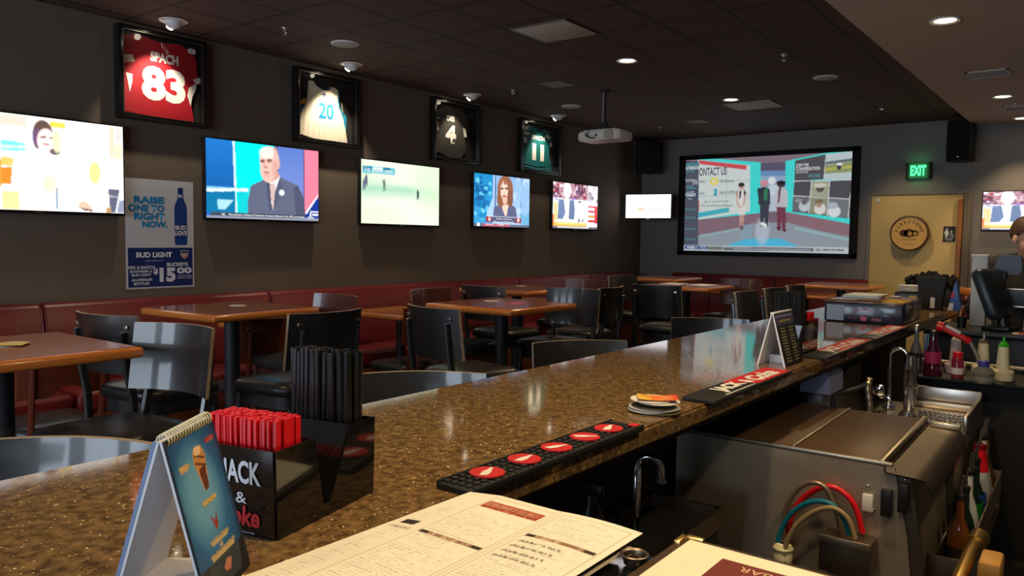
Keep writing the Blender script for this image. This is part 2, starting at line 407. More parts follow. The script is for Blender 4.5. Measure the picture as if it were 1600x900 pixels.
# ------------------------------------------------------------------ ceiling fittings
def downlight(loc, label, power, group='recessed downlights', size=2.3):
    t = thing('downlight', label, 'ceiling light', loc, group=group)
    MB().lathe([(.062, -.001), (.085, -.001), (.088, -.006), (.082, -.012), (.062, -.006), (.062, -.001)], n=28).build('trim_ring', M['white'], t)
    MB().lathe([(0, -.004), (.062, -.004), (.062, -.001), (0, -.001)], n=24).build('lens', emis('lamp_glow', (1, .78, .42), 14), t)
    l = bpy.data.lights.new('downlight_lamp', 'SPOT'); l.energy = power; l.color = (1, .74, .42); l.spot_size = size; l.spot_blend = .7; l.shadow_soft_size = .06
    o = bpy.data.objects.new('downlight_lamp', l); COL.objects.link(o); o.parent = t; o.location = (0, 0, -.02)
    return t
downlight((-3.112, 5.683, HC), 'warm recessed downlight in dark tiles above the projector', DOWN_POWER)
downlight((-3.057, 7.805, HC), 'warm recessed downlight beside the far pale ceiling panel', DOWN_POWER)
downlight((-3.15, 3.3, HC), 'warm recessed downlight above the middle high tables', DOWN_POWER*.8)
downlight((-3.2, 1.0, HC), 'warm recessed downlight above the nearest high table', DOWN_POWER*.8)
downlight((-.792, 5.462, HS), 'large glowing downlight nearest in the pale ceiling over the bar', BAR_POWER)
downlight((-.731, 8.502, HS), 'middle glowing downlight in the pale ceiling, between two air vents', BAR_POWER*1.3)
downlight((-.677, 10.043, HS), 'glowing downlight in the pale ceiling closest to the far wall', BAR_POWER*.75, size=1.7)
downlight((-.72, 2.0, HS), 'downlight above the ice bin', BAR_POWER*.9)
downlight((.45, 1.5, HS), 'downlight over the service aisle', BAR_POWER*.9)
downlight((-.72, .75, HS), 'downlight above the menus on the near bar end', BAR_POWER*.58)

def disc_speaker(x, y, label):
    t = thing('ceiling_speaker', label, 'speaker', (x, y, HC), group='round ceiling speakers')
    MB().lathe([(.0, -.012), (.085, -.011), (.092, -.008), (.097, 0), (0, 0)], n=32).build('grille', mat('speaker_grille', L3(188, 182, 176), .7, bump=.2, bscale=500), t)
    MB().lathe([(.092, -.009), (.104, -.007), (.107, 0), (.09, 0), (.092, -.009)], n=32).build('rim', M['white'], t)
disc_speaker(-4.629, 4.021, 'round white ceiling speaker nearest the viewer, above the second jersey')
disc_speaker(-4.673, 7.28, 'round white ceiling speaker left of the projector')
disc_speaker(-1.97, 7.235, 'round white ceiling speaker on the right by the pale ceiling edge')

eye_names = ['red jersey numbered 83', 'white jersey numbered 20', 'black jersey numbered 4', 'green jersey numbered 11']
eye_pow = [1.0, 1.5, .42, .62]
for (x, y), nm, pw in zip([(-5.117, 2.922), (-5.104, 4.504), (-5.131, 6.136), (-5.131, 7.718)], eye_names, eye_pow):
    t = thing('eyeball_light', 'white eyeball ceiling light above the framed '+nm, 'ceiling light', (x, y, HC), group='eyeball picture lights')
    MB().lathe([(.06, -.004), (.088, -.003), (.096, -.007), (.09, -.012), (.062, -.012), (.06, -.004)], n=28).build('flange', M['white'], t)
    MB().ball((0, 0, -.012), (.06, .06, .05), n=20).build('eyeball', M['white'], t)
    MB().lathe([(0, 0), (.022, 0), (.024, .006), (0, .006)], n=16, M=Matrix.Translation((-.046, .0, -.042)) @ Euler((0, math.radians(-128), 0)).to_matrix().to_4x4()).build('bulb', emis('halogen', (1, .9, .7), 12), t)
    l = bpy.data.lights.new('eyeball_lamp', 'SPOT'); l.energy = EYE_POWER*pw; l.color = (1, .88, .68); l.spot_size = 1.40; l.spot_blend = .6; l.shadow_soft_size = .022
    o = bpy.data.objects.new('eyeball_lamp', l); COL.objects.link(o); o.parent = t; o.location = (-.085, .0, -.062)
    o.rotation_euler = Vector((-.15, .03, -.50)).to_track_quat('-Z', 'Y').to_euler()

t = thing('pin_spotlight', 'tiny ceiling spotlight near the far wall aimed at the barrel sign', 'ceiling light', (-1.908, 9.225, HC))
MB().lathe([(.016, 0), (.030, 0), (.028, -.008), (.018, -.010), (.016, 0)], n=20).build('trim_ring', M['steel'], t)
MB().lathe([(0, 0), (.015, 0), (.013, -.006), (0, -.006)], n=14).build('lens', emis('pin_glow', (1, .8, .5), 3), t)
l = bpy.data.lights.new('pin_lamp', 'SPOT'); l.energy = 38; l.color = (1, .74, .40); l.spot_size = .95; l.spot_blend = .8; l.shadow_soft_size = .02
o = bpy.data.objects.new('pin_lamp', l); COL.objects.link(o); o.parent = t; o.location = (0, 0, -.02); o.rotation_euler = Vector((.14, 1.2, -1.38)).to_track_quat('-Z', 'Y').to_euler()
for i, (cx, cy, w, h, lab) in enumerate([(-3.11, 4.61, .46, .44, 'unlit pale square ceiling panel nearest the viewer'), (-2.98, 8.25, .5, .44, 'unlit pale square ceiling panel behind a lit downlight near the far wall')]):
    t = thing('ceiling_panel_light', lab, 'ceiling light', (cx, cy, HC))
    MB().box((0, 0, -.004), (w-.02, h-.02, .006), .001).build('diffuser', mat('diffuser_white', L3(196, 190, 172), .6), t)
    b = MB()
    for s in (-1, 1): b.box((s*(w/2-.005), 0, -.004), (.012, h, .012)); b.box((0, s*(h/2-.005), -.004), (w, .012, .012))
    b.build('frame', M['steeld'], t)
for x, y, hz, lab in [(-4.651, 3.489, HC, 'small ceiling sprinkler nearest the viewer, by the left wall'), (-4.644, 6.171, HC, 'small ceiling sprinkler above the black framed jersey'), (-2.004, 6.184, HC, 'small ceiling sprinkler right of the warm downlights'), (-4.532, 9.183, HC, 'small ceiling sprinkler near the far left corner'), (-.666, 8.94, HS, 'small sprinkler in the pale ceiling over the bar')]:
    t = thing('sprinkler', lab, 'sprinkler', (x, y, hz), group='ceiling sprinklers')
    MB().lathe([(0, 0), (.026, 0), (.024, -.006), (.01, -.007), (.009, -.02), (0, -.02)], n=16).build('escutcheon', M['steel'], t)
    b = MB(); b.tube([(-.012, 0, -.02), (-.016, 0, -.034), (0, 0, -.046)], .003, 6); b.tube([(.012, 0, -.02), (.016, 0, -.034), (0, 0, -.046)], .003, 6); b.lathe([(0, -.046), (.018, -.046), (.018, -.049), (0, -.049)], n=14)
    b.build('deflector', M['steel'], t)
for x, y, lab in [(-.74, 7.35, 'white ceiling air vent on the pale ceiling right of the dark tiles'), (-.64, 9.3, 'white ceiling air vent between the two far bar downlights')]:
    t = thing('air_vent', lab, 'vent', (x, y, HS))
    b = MB()
    for s in (-1, 1): b.box((s*.14, 0, -.004), (.02, .3, .008)); b.box((0, s*.14, -.004), (.3, .02, .008))
    b.build('frame', mat('vent_white', L3(205, 195, 185), .5), t)
    for k in range(5): MB().box((0, -.1+.05*k, -.005), (.26, .03, .003), rot=(.5, 0, 0)).build('slat', M['soffit'], t)
    MB().box((0, 0, -.001), (.27, .27, .002)).build('duct_backing', M['blackm'], t)
for x, y, lab in [(-4.12, 6.17, 'dark square return grille in the tiles left of the lit downlight'), (-3.95, 9.0, 'dark return grille in the tiles near the far wall')]:
    t = thing('return_grille', lab, 'vent', (x, y, HC))
    MB().box((0, 0, -.003), (.26, .26, .004)).build('plate', mat('grille_grey', L3(88, 82, 78), .7), t)
    for k in range(6): MB().box((0, -.1+.04*k, -.007), (.23, .02, .004)).build('slat', M['steeld'], t)
tag(MB().lathe([(0, 0), (.03, 0), (.026, .018), (0, .02)], n=16, M=Matrix.Translation((-2.16, YF-.025, 2.04)) @ Euler((PI/2, 0, 0)).to_matrix().to_4x4()).build('door_sensor', M['white']), 'tiny white round sensor at the top left of the door', 'sensor')

# projector
P = thing('projector', 'white ceiling projector hanging on a black pole', 'projector', (-3.93, 6.75, 2.53))
b = MB(); b.prism([(-.245, -.10), (-.225, -.13), (.225, -.13), (.245, -.10), (.245, .13), (.2, .17), (-.2, .17), (-.245, .13)], topmap(-.045), topmap(.045))
bmesh.ops.bevel(b.bm, geom=b.bm.edges[:], offset=.014, segments=3, affect='EDGES')
b.build('body', mat('projector_white', L3(222, 212, 200), .4), P)
MB().box((0, 0, .05), (.36, .22, .02), .006).build('top_cover', mat('projector_top', L3(205, 196, 184), .45), P)
MB().lathe([(0, -.006), (.05, -.004), (.055, 0), (0, 0)], n=20, M=Matrix.Translation((.12, -.132, .0)) @ Euler((PI/2, 0, 0)).to_matrix().to_4x4() @ Matrix.Scale(-1, 4, (0, 0, 1))).build('vent_grille', mat('grille_beige', L3(176, 168, 150), .7, bump=.4, bscale=300), P)
MB().lathe([(0, 0), (.012, 0), (.012, .006), (0, .006)], n=12, M=Matrix.Translation((-.02, -.13, .0)) @ Euler((PI/2, 0, 0)).to_matrix().to_4x4()).build('port', M['black'], P)
MB().tube([(-.14, -.12, .035), (-.13, -.15, -.0), (-.08, -.15, -.025), (-.03, -.135, -.025)], .006, 6).build('power_cable', M['black'], P)
MB().tube([(-.11, -.11, .05), (-.115, -.15, .0), (-.07, -.14, -.028)], .005, 6).build('signal_cable', M['black'], P)
MB().lathe([(0, 0), (.045, 0), (.045, .03), (0, .03)], n=20, M=Matrix.Translation((-.1, .16, 0)) @ Euler((-PI/2, 0, 0)).to_matrix().to_4x4()).build('lens', M['blackgloss'], P)
b = MB(); b.box((0, 0, .068), (.2, .16, .012)); b.tube([(-.08, 0, .07), (0, 0, .11)], .008, 6); b.tube([(.08, 0, .07), (0, 0, .11)], .008, 6); b.lathe([(0, .1), (.03, .1), (.03, .14), (0, .14)], n=14)
b.build('mount_bracket', M['iron'], P)
MB().tube([(0, 0, .13), (0, 0, .44)], .014, 10).build('pole', M['iron'], P)
MB().tube([(-.014, -.02, .12), (-.012, -.02, .3), (-.01, -.02, .43)], .003, 6).build('pole_cable', M['white'], P)
MB().lathe([(0, .425), (.05, .425), (.05, .44), (0, .44)], n=16).build('ceiling_plate', M['iron'], P)

# wall speakers
def wall_speaker(loc, rz, w, h, label):
    t = thing('wall_speaker', label, 'speaker', loc, rz)
    MB().box((0, 0, 0), (w, .2, h), .015).build('cabinet', M['blackm'], t)
    MB().box((0, -.103, 0), (w-.03, .012, h-.03), .004).build('grille', mat('speaker_cloth', (.008, .008, .008), .9, bump=.3, bscale=400), t)
    MB().box((.0, -.11, -h/2+.05), (.025, .004, .008)).build('badge', M['steel'], t)
    MB().box((0, .13, .02), (.06, .1, .12)).build('bracket', M['iron'], t)
wall_speaker((-1.262, 10.2, 2.685), math.radians(-6), .255, .47, 'black box loudspeaker on the far wall, above right of the green exit sign')
wall_speaker((-5.16, 10.1, 2.7), math.radians(38), .30, .46, 'black box loudspeaker in the dark far left corner')
# ------------------------------------------------------------------ televisions
M['screen'] = attr_mat('screen_picture', .25, emit=1.25)
M['screenhot'] = attr_mat('screen_picture_bright', .25, emit=1.5)
M['screen3'] = attr_mat('screen_picture_pale', .25, emit=1.12)
M['scrproj'] = attr_mat('projected_picture', .8, emit=.78)
M['txtw'] = emis('screen_text_white', (.9, .9, .92), 1.0)
M['bezel'] = mat('bezel_black', (.01, .01, .011), .18, coat=.3)
def television(loc, rz, w, h, img, m, label, group=None, d0=.062, name='television'):
    t = thing(name, label, 'television', loc, rz, group)
    MB().box((0, -d0+.022, 0), (w, .04, h), .006).build('housing', M['bezel'], t)
    MB().box((0, -.02, 0), (w*.4, .04, h*.5), .01).build('wall_mount', M['iron'], t)
    e = .011; fn = wallmap(d0-.0005)
    s = picture('screen', img, m, lambda u, v: fn(-w/2+e+(w-2*e)*u, h/2-e-(h-2*e-.008)*v), t, soft=1)
    MB().box((0, -d0, -h/2+.008), (.05, .003, .006)).build('badge', M['steel'], t)
    return t, (lambda x, z: Vector((x, -d0-.0012, z))), (lambda u, v: (-w/2+e+(w-2*e)*u, h/2-e-(h-2*e-.008)*v))
def screen_text(t, fn, uv, txt, u0, u1, v0, v1, m, bold=.02, keep=False):
    x0, zt = uv(u0, v0); x1, zb = uv(u1, v1)
    return MB().text(txt, x0, x1, zb, zt, fn, bold=bold, keep=keep).build('screen_caption', m, t, tag='flat')
LW = PI/2
# 1: kitchen programme, washed out bright
im = Img(200, 112, (255, 253, 248)); q0 = quadmap((0, 42), (995, 155), (1000, 845), (0, 822)); q = lambda x, y: (lambda r: (.3+.7*r[0], r[1]))(q0(x, y))
R = lambda a, c, al=1: im.poly([q(*p) for p in a], c, al)
im.gradv(0, 0, .42, .45, (236, 226, 222), (214, 222, 240))
R([(0, 60), (200, 80), (200, 160), (0, 140)], (224, 205, 190)); R([(0, 150), (250, 185), (250, 270), (0, 260)], (214, 222, 244))
R([(0, 265), (175, 285), (185, 350), (0, 345)], (120, 226, 226)); R([(0, 300), (180, 310), (180, 330), (0, 330)], (200, 246, 246))
im.rect(.0, .0, .3, .4, (228, 224, 232)); im.rect(0, .48, .3, .76, (236, 150, 60))
R([(0, 395), (95, 410), (85, 470), (0, 470)], (240, 190, 100)); R([(0, 480), (80, 480), (70, 615), (0, 610)], (238, 132, 44))
R([(0, 670), (130, 670), (125, 815), (0, 815)], (244, 214, 150)); R([(330, 660), (430, 650), (430, 820), (330, 820)], (214, 234, 248))
R([(375, 110), (500, 122), (500, 170), (375, 160)], (248, 206, 84))
R([(865, 145), (920, 150), (915, 410), (865, 400)], (232, 206, 184)); R([(925, 165), (985, 170), (985, 280), (925, 280)], (214, 204, 204)); R([(915, 290), (990, 300), (985, 420), (915, 410)], (250, 228, 184))
im.ell(*q(320, 215), .052, .14, (96, 74, 66), 1, .15); im.ell(*q(275, 250), .022, .10, (104, 78, 110), 1, .2)
im.ell(*q(345, 272), .047, .125, (250, 218, 212), 1, .15); im.ell(*q(355, 330), .035, .07, (252, 224, 216), 1, .2)
im.line(*q(305, 238), *q(335, 238), .006, (120, 90, 90)); im.line(*q(375, 245), *q(398, 245), .005, (150, 110, 110)); im.line(*q(325, 295), *q(360, 298), .005, (214, 110, 120))
im.ell(*q(412, 355), .026, .03, (100, 90, 96), 1, .3); im.ell(*q(430, 270), .02, .1, (250, 234, 180), 1, .4)
im.ell(*q(740, 520), .028, .1, (250, 226, 140), 1, .6); im.ell(*q(365, 610), .03, .08, (252, 236, 190), 1, .5)
R([(415, 640), (430, 640), (430, 820), (418, 820)], (126, 136, 160)); R([(855, 635), (960, 645), (918, 840), (872, 838)], (92, 96, 118)); R([(850, 620), (962, 632), (960, 650), (855, 645)], (236, 232, 236)); R([(868, 700), (945, 706), (944, 716), (870, 712)], (190, 190, 200))
R([(835, 800), (875, 790), (875, 840), (835, 840)], (176, 140, 90)); R([(950, 740), (1000, 735), (1000, 840), (930, 840)], (140, 146, 170))
R([(590, 770), (640, 740), (700, 780), (720, 825), (600, 800)], (236, 186, 160)); R([(600, 795), (720, 815), (715, 830), (650, 825)], (110, 100, 90))
television((XL, 2.157, 1.934), LW, 1.09, .622, im, M['screenhot'], 'wall television nearest the viewer showing a bright kitchen scene', 'wall televisions')
# 2: studio presenter in grey suit
im = Img(200, 112, (26, 110, 190)); q = quadmap((68, 55), (1140, 185), (1145, 835), (65, 800)); R = lambda a, c, al=1: im.poly([q(*p) for p in a], c, al)
im.gradv(0, 0, .24, .75, (30, 120, 204), (20, 92, 166)); im.rect(.24, 0, .58, 1, (8, 236, 240)); im.rect(.575, 0, .62, 1, (24, 52, 116)); im.gradv(.612, 0, .86, 1, (92, 124, 200), (134, 150, 220)); im.rect(.86, 0, 1, 1, (248, 130, 156)); im.rect(.852, 0, .862, 1, (116, 60, 110))
R([(300, 85), (320, 88), (335, 750), (318, 748)], (220, 246, 250)); R([(72, 525), (440, 525), (440, 555), (72, 555)], (226, 244, 250)); R([(72, 560), (318, 550), (318, 750), (70, 740)], (16, 120, 170)); R([(338, 556), (440, 556), (430, 750), (338, 750)], (20, 206, 214)); R([(72, 500), (310, 515), (310, 525), (72, 525)], (120, 190, 226))
R([(160, 625), (305, 635), (230, 720), (168, 718)], (170, 222, 236))
R([(430, 760), (435, 640), (460, 500), (610, 430), (740, 420), (920, 500), (975, 590), (1000, 780), (700, 790)], (98, 104, 128)); R([(880, 520), (920, 500), (990, 640), (1000, 775), (900, 770)], (80, 84, 110))
R([(605, 430), (735, 400), (745, 440), (675, 740), (640, 600)], (240, 238, 240)); R([(640, 480), (690, 480), (700, 560), (675, 735), (650, 600)], (216, 184, 176)); R([(600, 430), (640, 480), (660, 720), (640, 740)], (76, 82, 106)); R([(740, 420), (690, 560), (672, 745), (720, 640), (770, 520)], (84, 90, 114))
R([(600, 370), (725, 370), (735, 420), (660, 470), (605, 430)], (216, 160, 148))
im.ell(*q(640, 265), .083, .175, (246, 206, 194), 1, .1); im.ell(*q(625, 350), .066, .165, (240, 192, 180), 1, .1); im.ell(*q(722, 300), .016, .06, (232, 176, 166), 1, .2); im.ell(*q(620, 200), .05, .06, (254, 232, 222), 1, .6)
im.ell(*q(573, 272), .017, .022, (170, 116, 108), .9, .5); im.ell(*q(637, 268), .020, .022, (172, 120, 112), .9, .5); im.line(*q(558, 268), *q(590, 274), .005, (104, 70, 66)); im.line(*q(618, 268), *q(658, 262), .005, (112, 78, 74)); im.line(*q(596, 270), *q(586, 325), .004, (214, 160, 148)); im.ell(*q(700, 250), .018, .12, (226, 176, 164), .7, .6); im.line(*q(590, 325), *q(615, 330), .008, (196, 130, 120)); im.line(*q(590, 373), *q(632, 378), .006, (176, 100, 98)); im.ell(*q(612, 405), .025, .02, (214, 160, 150), .6, .6); im.ell(*q(690, 350), .02, .1, (214, 160, 150), .6, .6)
im.ell(*q(758, 565), .022, .035, (236, 236, 240), 1, .3)
R([(1000, 770), (1140, 590), (1145, 840), (1000, 830)], (22, 52, 150)); R([(1000, 750), (1135, 585), (1138, 605), (1010, 770)], (240, 240, 246)); R([(1050, 735), (1140, 742), (1140, 755), (1065, 750), (1065, 790), (1050, 790)], (236, 240, 250)); R([(1075, 765), (1140, 768), (1140, 780), (1075, 778)], (236, 240, 250))
R([(105, 740), (1000, 778), (1000, 806), (105, 775)], (66, 76, 92)); R([(66, 775), (1146, 808), (1146, 836), (65, 800)], (140, 150, 166))
t, fn, uv = television((XL, 3.845, 1.929), LW, 1.083, .63, im, M['screen'], 'wall television showing a bald man in a grey suit', 'wall televisions')
screen_text(t, fn, uv, 'NFL', .12, .15, .935, .965, M['txtw']); screen_text(t, fn, uv, 'Buccaneers release K Roberto Aguayo following the NFL preseason', .18, .86, .935, .968, M['txtw']); screen_text(t, fn, uv, 'ESPN', .89, .95, .94, .968, M['txtw'], .03)
# 3: golf, over-exposed green
im = Img(200, 112, (230, 244, 214)); q = quadmap((655, 85), (1150, 150), (1145, 510), (655, 490)); R = lambda a, c, al=1: im.poly([q(*p) for p in a], c, al)
im.gradv(0, 0, 1, .5, (218, 238, 200), (204, 236, 206)); im.ell(.0, .05, .25, .14, (206, 204, 190), 1, .5); im.ell(.62, .05, .5, .25, (240, 252, 230), 1, .8)
im.ell(.45, .52, .5, .1, (176, 226, 196), .9, .8); im.ell(.5, .95, .8, .32, (248, 252, 236), 1, .6); im.ell(.1, .98, .3, .2, (234, 250, 214), .8, .8); im.ell(.95, .3, .2, .4, (226, 246, 210), .7, .8)
R([(665, 128), (855, 150), (855, 190), (665, 172)], (90, 196, 214)); R([(665, 128), (720, 135), (720, 160), (665, 155)], (30, 140, 176)); R([(785, 142), (828, 147), (828, 165), (785, 160)], (14, 118, 160)); R([(725, 136), (780, 142), (780, 160), (725, 155)], (226, 244, 246))
for x, y, h, c in [(685, 215, 75, (86, 96, 120)), (672, 240, 70, (120, 116, 140)), (790, 245, 75, (120, 140, 130)), (1002, 310, 60, (60, 90, 90))]:
    im.ell(*q(x, y-h*.32), .008, .028, c); R([(x-8, y-h*.25), (x+8, y-h*.25), (x+7, y+h*.6), (x+2, y+h*.6), (x, y+h*.2), (x-3, y+h*.6), (x-7, y+h*.6)], c)
im.line(*q(778, 222), *q(785, 245), .004, (140, 150, 150))
t, fn, uv = television((XL, 5.392, 1.918), LW, 1.076, .616, im, M['screen3'], 'wall television showing pale green golf course with tiny figures', 'wall televisions')
screen_text(t, fn, uv, 'THE SENIOR OPEN', .03, .38, .13, .19, M['txtw'], .02)
# 4: woman newsreader
im = Img(200, 112, (150, 190, 226)); q = quadmap((80, 95), (722, 165), (712, 720), (75, 705)); R = lambda a, c, al=1: im.poly([q(*p) for p in a], c, al)
im.gradv(0, 0, .33, 1, (30, 140, 200), (60, 160, 214)); im.blotch(0.02, .05, .28, .9, [(20, 90, 150), (110, 206, 236), (30, 110, 176), (20, 130, 190)], 46, .035)
R([(215, 560), (285, 360), (285, 640), (215, 640)], (170, 206, 236)); im.gradv(.315, 0, 1, 1, (140, 180, 224), (176, 204, 236)); R([(300, 120), (318, 122), (318, 640), (300, 640)], (70, 110, 170)); im.rect(.335, 0, .35, 1, (196, 214, 236))
R([(520, 350), (715, 375), (715, 368), (520, 342)], (92, 130, 180)); im.rect(.83, 0, .845, .8, (92, 130, 180)); im.ell(.78, .25, .05, .2, (180, 206, 234), 1, .5); im.ell(.93, .8, .08, .2, (90, 170, 214), .8, .6); im.blotch(.7, .05, .98, .75, [(150, 190, 230), (190, 214, 238)], 16, .05)
R([(285, 600), (295, 490), (380, 440), (470, 440), (545, 490), (565, 610)], (96, 98, 134)); R([(380, 420), (475, 420), (450, 520), (440, 585), (420, 585), (390, 500)], (236, 206, 186))
im.ell(*q(425, 290), .135, .27, (150, 96, 70), 1, .12); im.ell(*q(370, 390), .06, .15, (146, 92, 66), 1, .2); im.ell(*q(480, 390), .05, .15, (136, 84, 62), 1, .2); im.ell(*q(385, 230), .03, .1, (186, 128, 96), .7, .5)
im.ell(*q(412, 300), .062, .17, (246, 206, 184), 1, .12); im.ell(*q(415, 215), .03, .04, (252, 226, 206), .8, .5); im.ell(*q(420, 400), .04, .08, (232, 186, 164), 1, .2); im.blotch(.44, .08, .56, .14, [(166, 108, 80)], 8, .02)
for xx in (388, 438): im.line(*q(xx-12, 275), *q(xx+10, 273), .010, (84, 54, 46))
im.line(*q(398, 362), *q(428, 362), .010, (176, 70, 76)); im.line(*q(408, 330), *q(416, 332), .006, (206, 150, 130))
R([(205, 590), (612, 606), (612, 668), (205, 655)], (84, 90, 120)); R([(208, 592), (268, 594), (268, 655), (208, 652)], (156, 40, 54)); R([(545, 604), (612, 606), (612, 668), (545, 664)], (156, 40, 54)); R([(225, 585), (612, 600), (612, 606), (205, 592)], (232, 236, 244))
im.ell(*q(244, 622), .022, .04, (230, 200, 190)); im.ell(*q(578, 632), .022, .04, (236, 220, 214)); R([(75, 668), (712, 690), (712, 720), (75, 705)], (96, 104, 128)); R([(170, 672), (480, 682), (480, 710), (170, 702)], (196, 90, 116)); im.ell(*q(125, 685), .025, .04, (236, 238, 244))
t, fn, uv = television((XL, 6.995, 1.921), LW, 1.05, .604, im, M['screen'], 'wall television showing a woman with curly brown hair', 'wall televisions')
screen_text(t, fn, uv, 'Breaking Highlights', .38, .66, .83, .865, M['txtw']); screen_text(t, fn, uv, 'Talk the talk 700 Min HD', .33, .70, .885, .92, M['txtw']); screen_text(t, fn, uv, 'FANTASY', .2, .34, .945, .975, M['txtw']); screen_text(t, fn, uv, 'LIVE', .42, .52, .945, .975, M['txtw'])
# 5: baseball studio
def baseball():
    im = Img(200, 112, (250, 246, 248)); q = quadmap((985, 200), (1490, 255), (1475, 750), (970, 735)); R = lambda a, c, al=1: im.poly([q(*p) for p in a], c, al)
    im.rect(0, 0, .76, .36, (190, 140, 150)); im.blotch(.0, .0, .74, .34, [(170, 50, 60), (110, 40, 60), (220, 190, 200), (130, 80, 120), (240, 230, 236), (96, 60, 90)], 90, .03); im.rect(.76, 0, 1, .42, (226, 220, 226)); im.blotch(.76, .02, 1, .36, [(180, 170, 180), (120, 110, 120), (250, 250, 250)], 18, .03)
    im.rect(0, .35, .76, .42, (246, 240, 246)); im.poly([q(985, 375), q(1085, 385), q(1060, 430), q(1020, 435)], (236, 230, 240)); R([(1000, 385), (1070, 392), (1050, 415), (1015, 412)], (110, 130, 196)); R([(1012, 390), (1058, 394), (1045, 405), (1022, 403)], (250, 240, 246)); im.blotch(.55, .37, .75, .55, [(150, 40, 60), (60, 70, 130), (240, 220, 226)], 12, .02); R([(1165, 385), (1240, 390), (1225, 412), (1180, 408)], (160, 120, 190))
    R([(1040, 420), (1090, 400), (1115, 480), (1110, 560), (1080, 630), (1025, 630)], (110, 130, 170)); R([(1150, 415), (1205, 410), (1215, 520), (1205, 635), (1145, 630)], (104, 124, 160))
    im.ell(*q(1135, 300), .075, .17, (255, 252, 252), 1, .2); R([(1095, 400), (1160, 400), (1145, 620), (1115, 620)], (255, 252, 252)); R([(985, 430), (1030, 450), (1025, 650), (985, 640)], (252, 214, 150)); R([(1230, 440), (1360, 450), (1360, 650), (1220, 640)], (250, 244, 244)); im.blotch(.55, .68, .74, .86, [(120, 120, 140), (250, 250, 250)], 10, .018)
    for i, c in enumerate([(214, 40, 60), (250, 244, 246), (214, 40, 60), (250, 244, 246), (250, 160, 60), (250, 244, 246), (214, 40, 60), (250, 244, 246)]):
        y0 = .46+.055*i; im.rect(.78, y0, 1, y0+.05, c)
    im.rect(.93, .46, 1, .86, (216, 48, 66)); im.rect(.8, .5, .9, .52, (250, 240, 240)); im.rect(.03, .86, .74, .95, (250, 196, 90)); im.rect(.1, .87, .7, .9, (252, 226, 150)); im.rect(0, .7, .03, .95, (240, 130, 70)); im.rect(0, .95, 1, 1, (110, 106, 116)); im.rect(.1, .955, .8, .985, (226, 226, 232)); return im
bb = baseball()
television((XL, 8.55, 1.93), LW, 1.1, .605, bb, M['screen'], 'wall television showing a baseball studio, last before the far corner', 'wall televisions')
television((-.625, YF, 1.885), 0, .80, .455, bb, M['screen'], 'wall television behind the bartender, right of the restroom door', 'wall televisions', d0=.27)
im = Img(120, 68, (248, 246, 252)); im.ell(.3, .65, .3, .3, (252, 232, 214), 1, .9); im.ell(.75, .62, .3, .07, (206, 204, 228), 1, .9); im.line(.36, .12, .42, .5, .008, (214, 210, 226)); im.ell(.34, .62, .06, .05, (244, 170, 120), .7, .8); im.ell(.1, .1, .3, .2, (230, 232, 250), 1, .8)
television((-5.06, 9.98, 1.985), math.radians(12), .67, .36, im, M['screenhot'], 'small television in the far corner glowing almost white', d0=.062)
MB().tube([(0, .0, 0), (-.05, .25, .02), (-.137, .505, .02)], .018, 8).build('swivel_arm', M['iron'], bpy.data.objects['television.006'])

# ------------------------------------------------------------------ projection screen
PS = thing('projection_screen', 'large projection screen in a black frame on the far wall', 'projection screen', (-3.603, YF, 2.017))
w, h, bd = 2.436, 1.415, .052
b = MB()
for s in (-1, 1):
    b.box((s*(w/2-bd/2-.02), -.03, 0), (bd+.04, .045, h), .004); b.box((0, -.03, s*(h/2-bd/2-.004)), (w, .045, bd+.01), .004)
b.build('frame', mat('velvet_frame', (.006, .006, .006), .8), PS)
im = Img(420, 240, (150, 150, 160)); q = quadmap((85, 150), (1350, 75), (1315, 835), (65, 808)); R = lambda a, c, al=1: im.poly([q(*p) for p in a], c, al)
im.gradv(0, 0, 1, .3, (136, 118, 130), (128, 110, 124)); im.gradv(0, .62, 1, 1, (132, 112, 124), (150, 160, 172))
R([(205, 130), (690, 165), (690, 530), (205, 615)], (72, 226, 222)); R([(870, 155), (935, 140), (1180, 88), (1350, 75), (1330, 615), (915, 530), (870, 520)], (72, 226, 222))
R([(212, 150), (612, 185), (610, 520), (205, 580)], (214, 224, 222)); R([(215, 152), (585, 186), (583, 218), (215, 180)], (212, 84, 92)); R([(203, 440), (216, 440), (216, 520), (203, 522)], (214, 110, 110)); R([(205, 530), (450, 490), (450, 525), (205, 565)], (74, 184, 200)); im.ell(*q(335, 303), .028, .045, (236, 222, 110)); im.ell(*q(335, 303), .013, .022, (236, 232, 190)); R([(332, 358), (356, 356), (356, 405), (332, 408)], (20, 150, 176)); R([(336, 366), (352, 365), (352, 392), (336, 394)], (90, 200, 214))
for a in [((215, 297), (610, 297)), ((215, 410), (610, 402))]: im.line(*q(*a[0]), *q(*a[1]), .0013, (170, 178, 178))
im.line(*q(432, 160), *q(430, 500), .0013, (170, 178, 178))
R([(690, 170), (870, 160), (870, 230), (690, 230)], (96, 90, 112)); R([(690, 230), (870, 222), (870, 520), (690, 520)], (150, 176, 208)); R([(690, 225), (870, 222), (870, 260), (690, 262)], (110, 150, 196)); R([(690, 440), (870, 430), (870, 525), (690, 530)], (120, 100, 116))
im.ell(*q(772, 295), .022, .04, (226, 234, 240)); R([(745, 330), (830, 320), (815, 400), (760, 400)], (206, 220, 232)); R([(760, 400), (800, 400), (810, 520), (750, 520)], (190, 206, 220))
R([(205, 580), (690, 530), (690, 640), (205, 700)], (138, 110, 124)); R([(870, 525), (1330, 615), (1325, 700), (870, 620)], (146, 112, 124)); R([(690, 530), (870, 520), (890, 620), (680, 630)], (128, 106, 122))
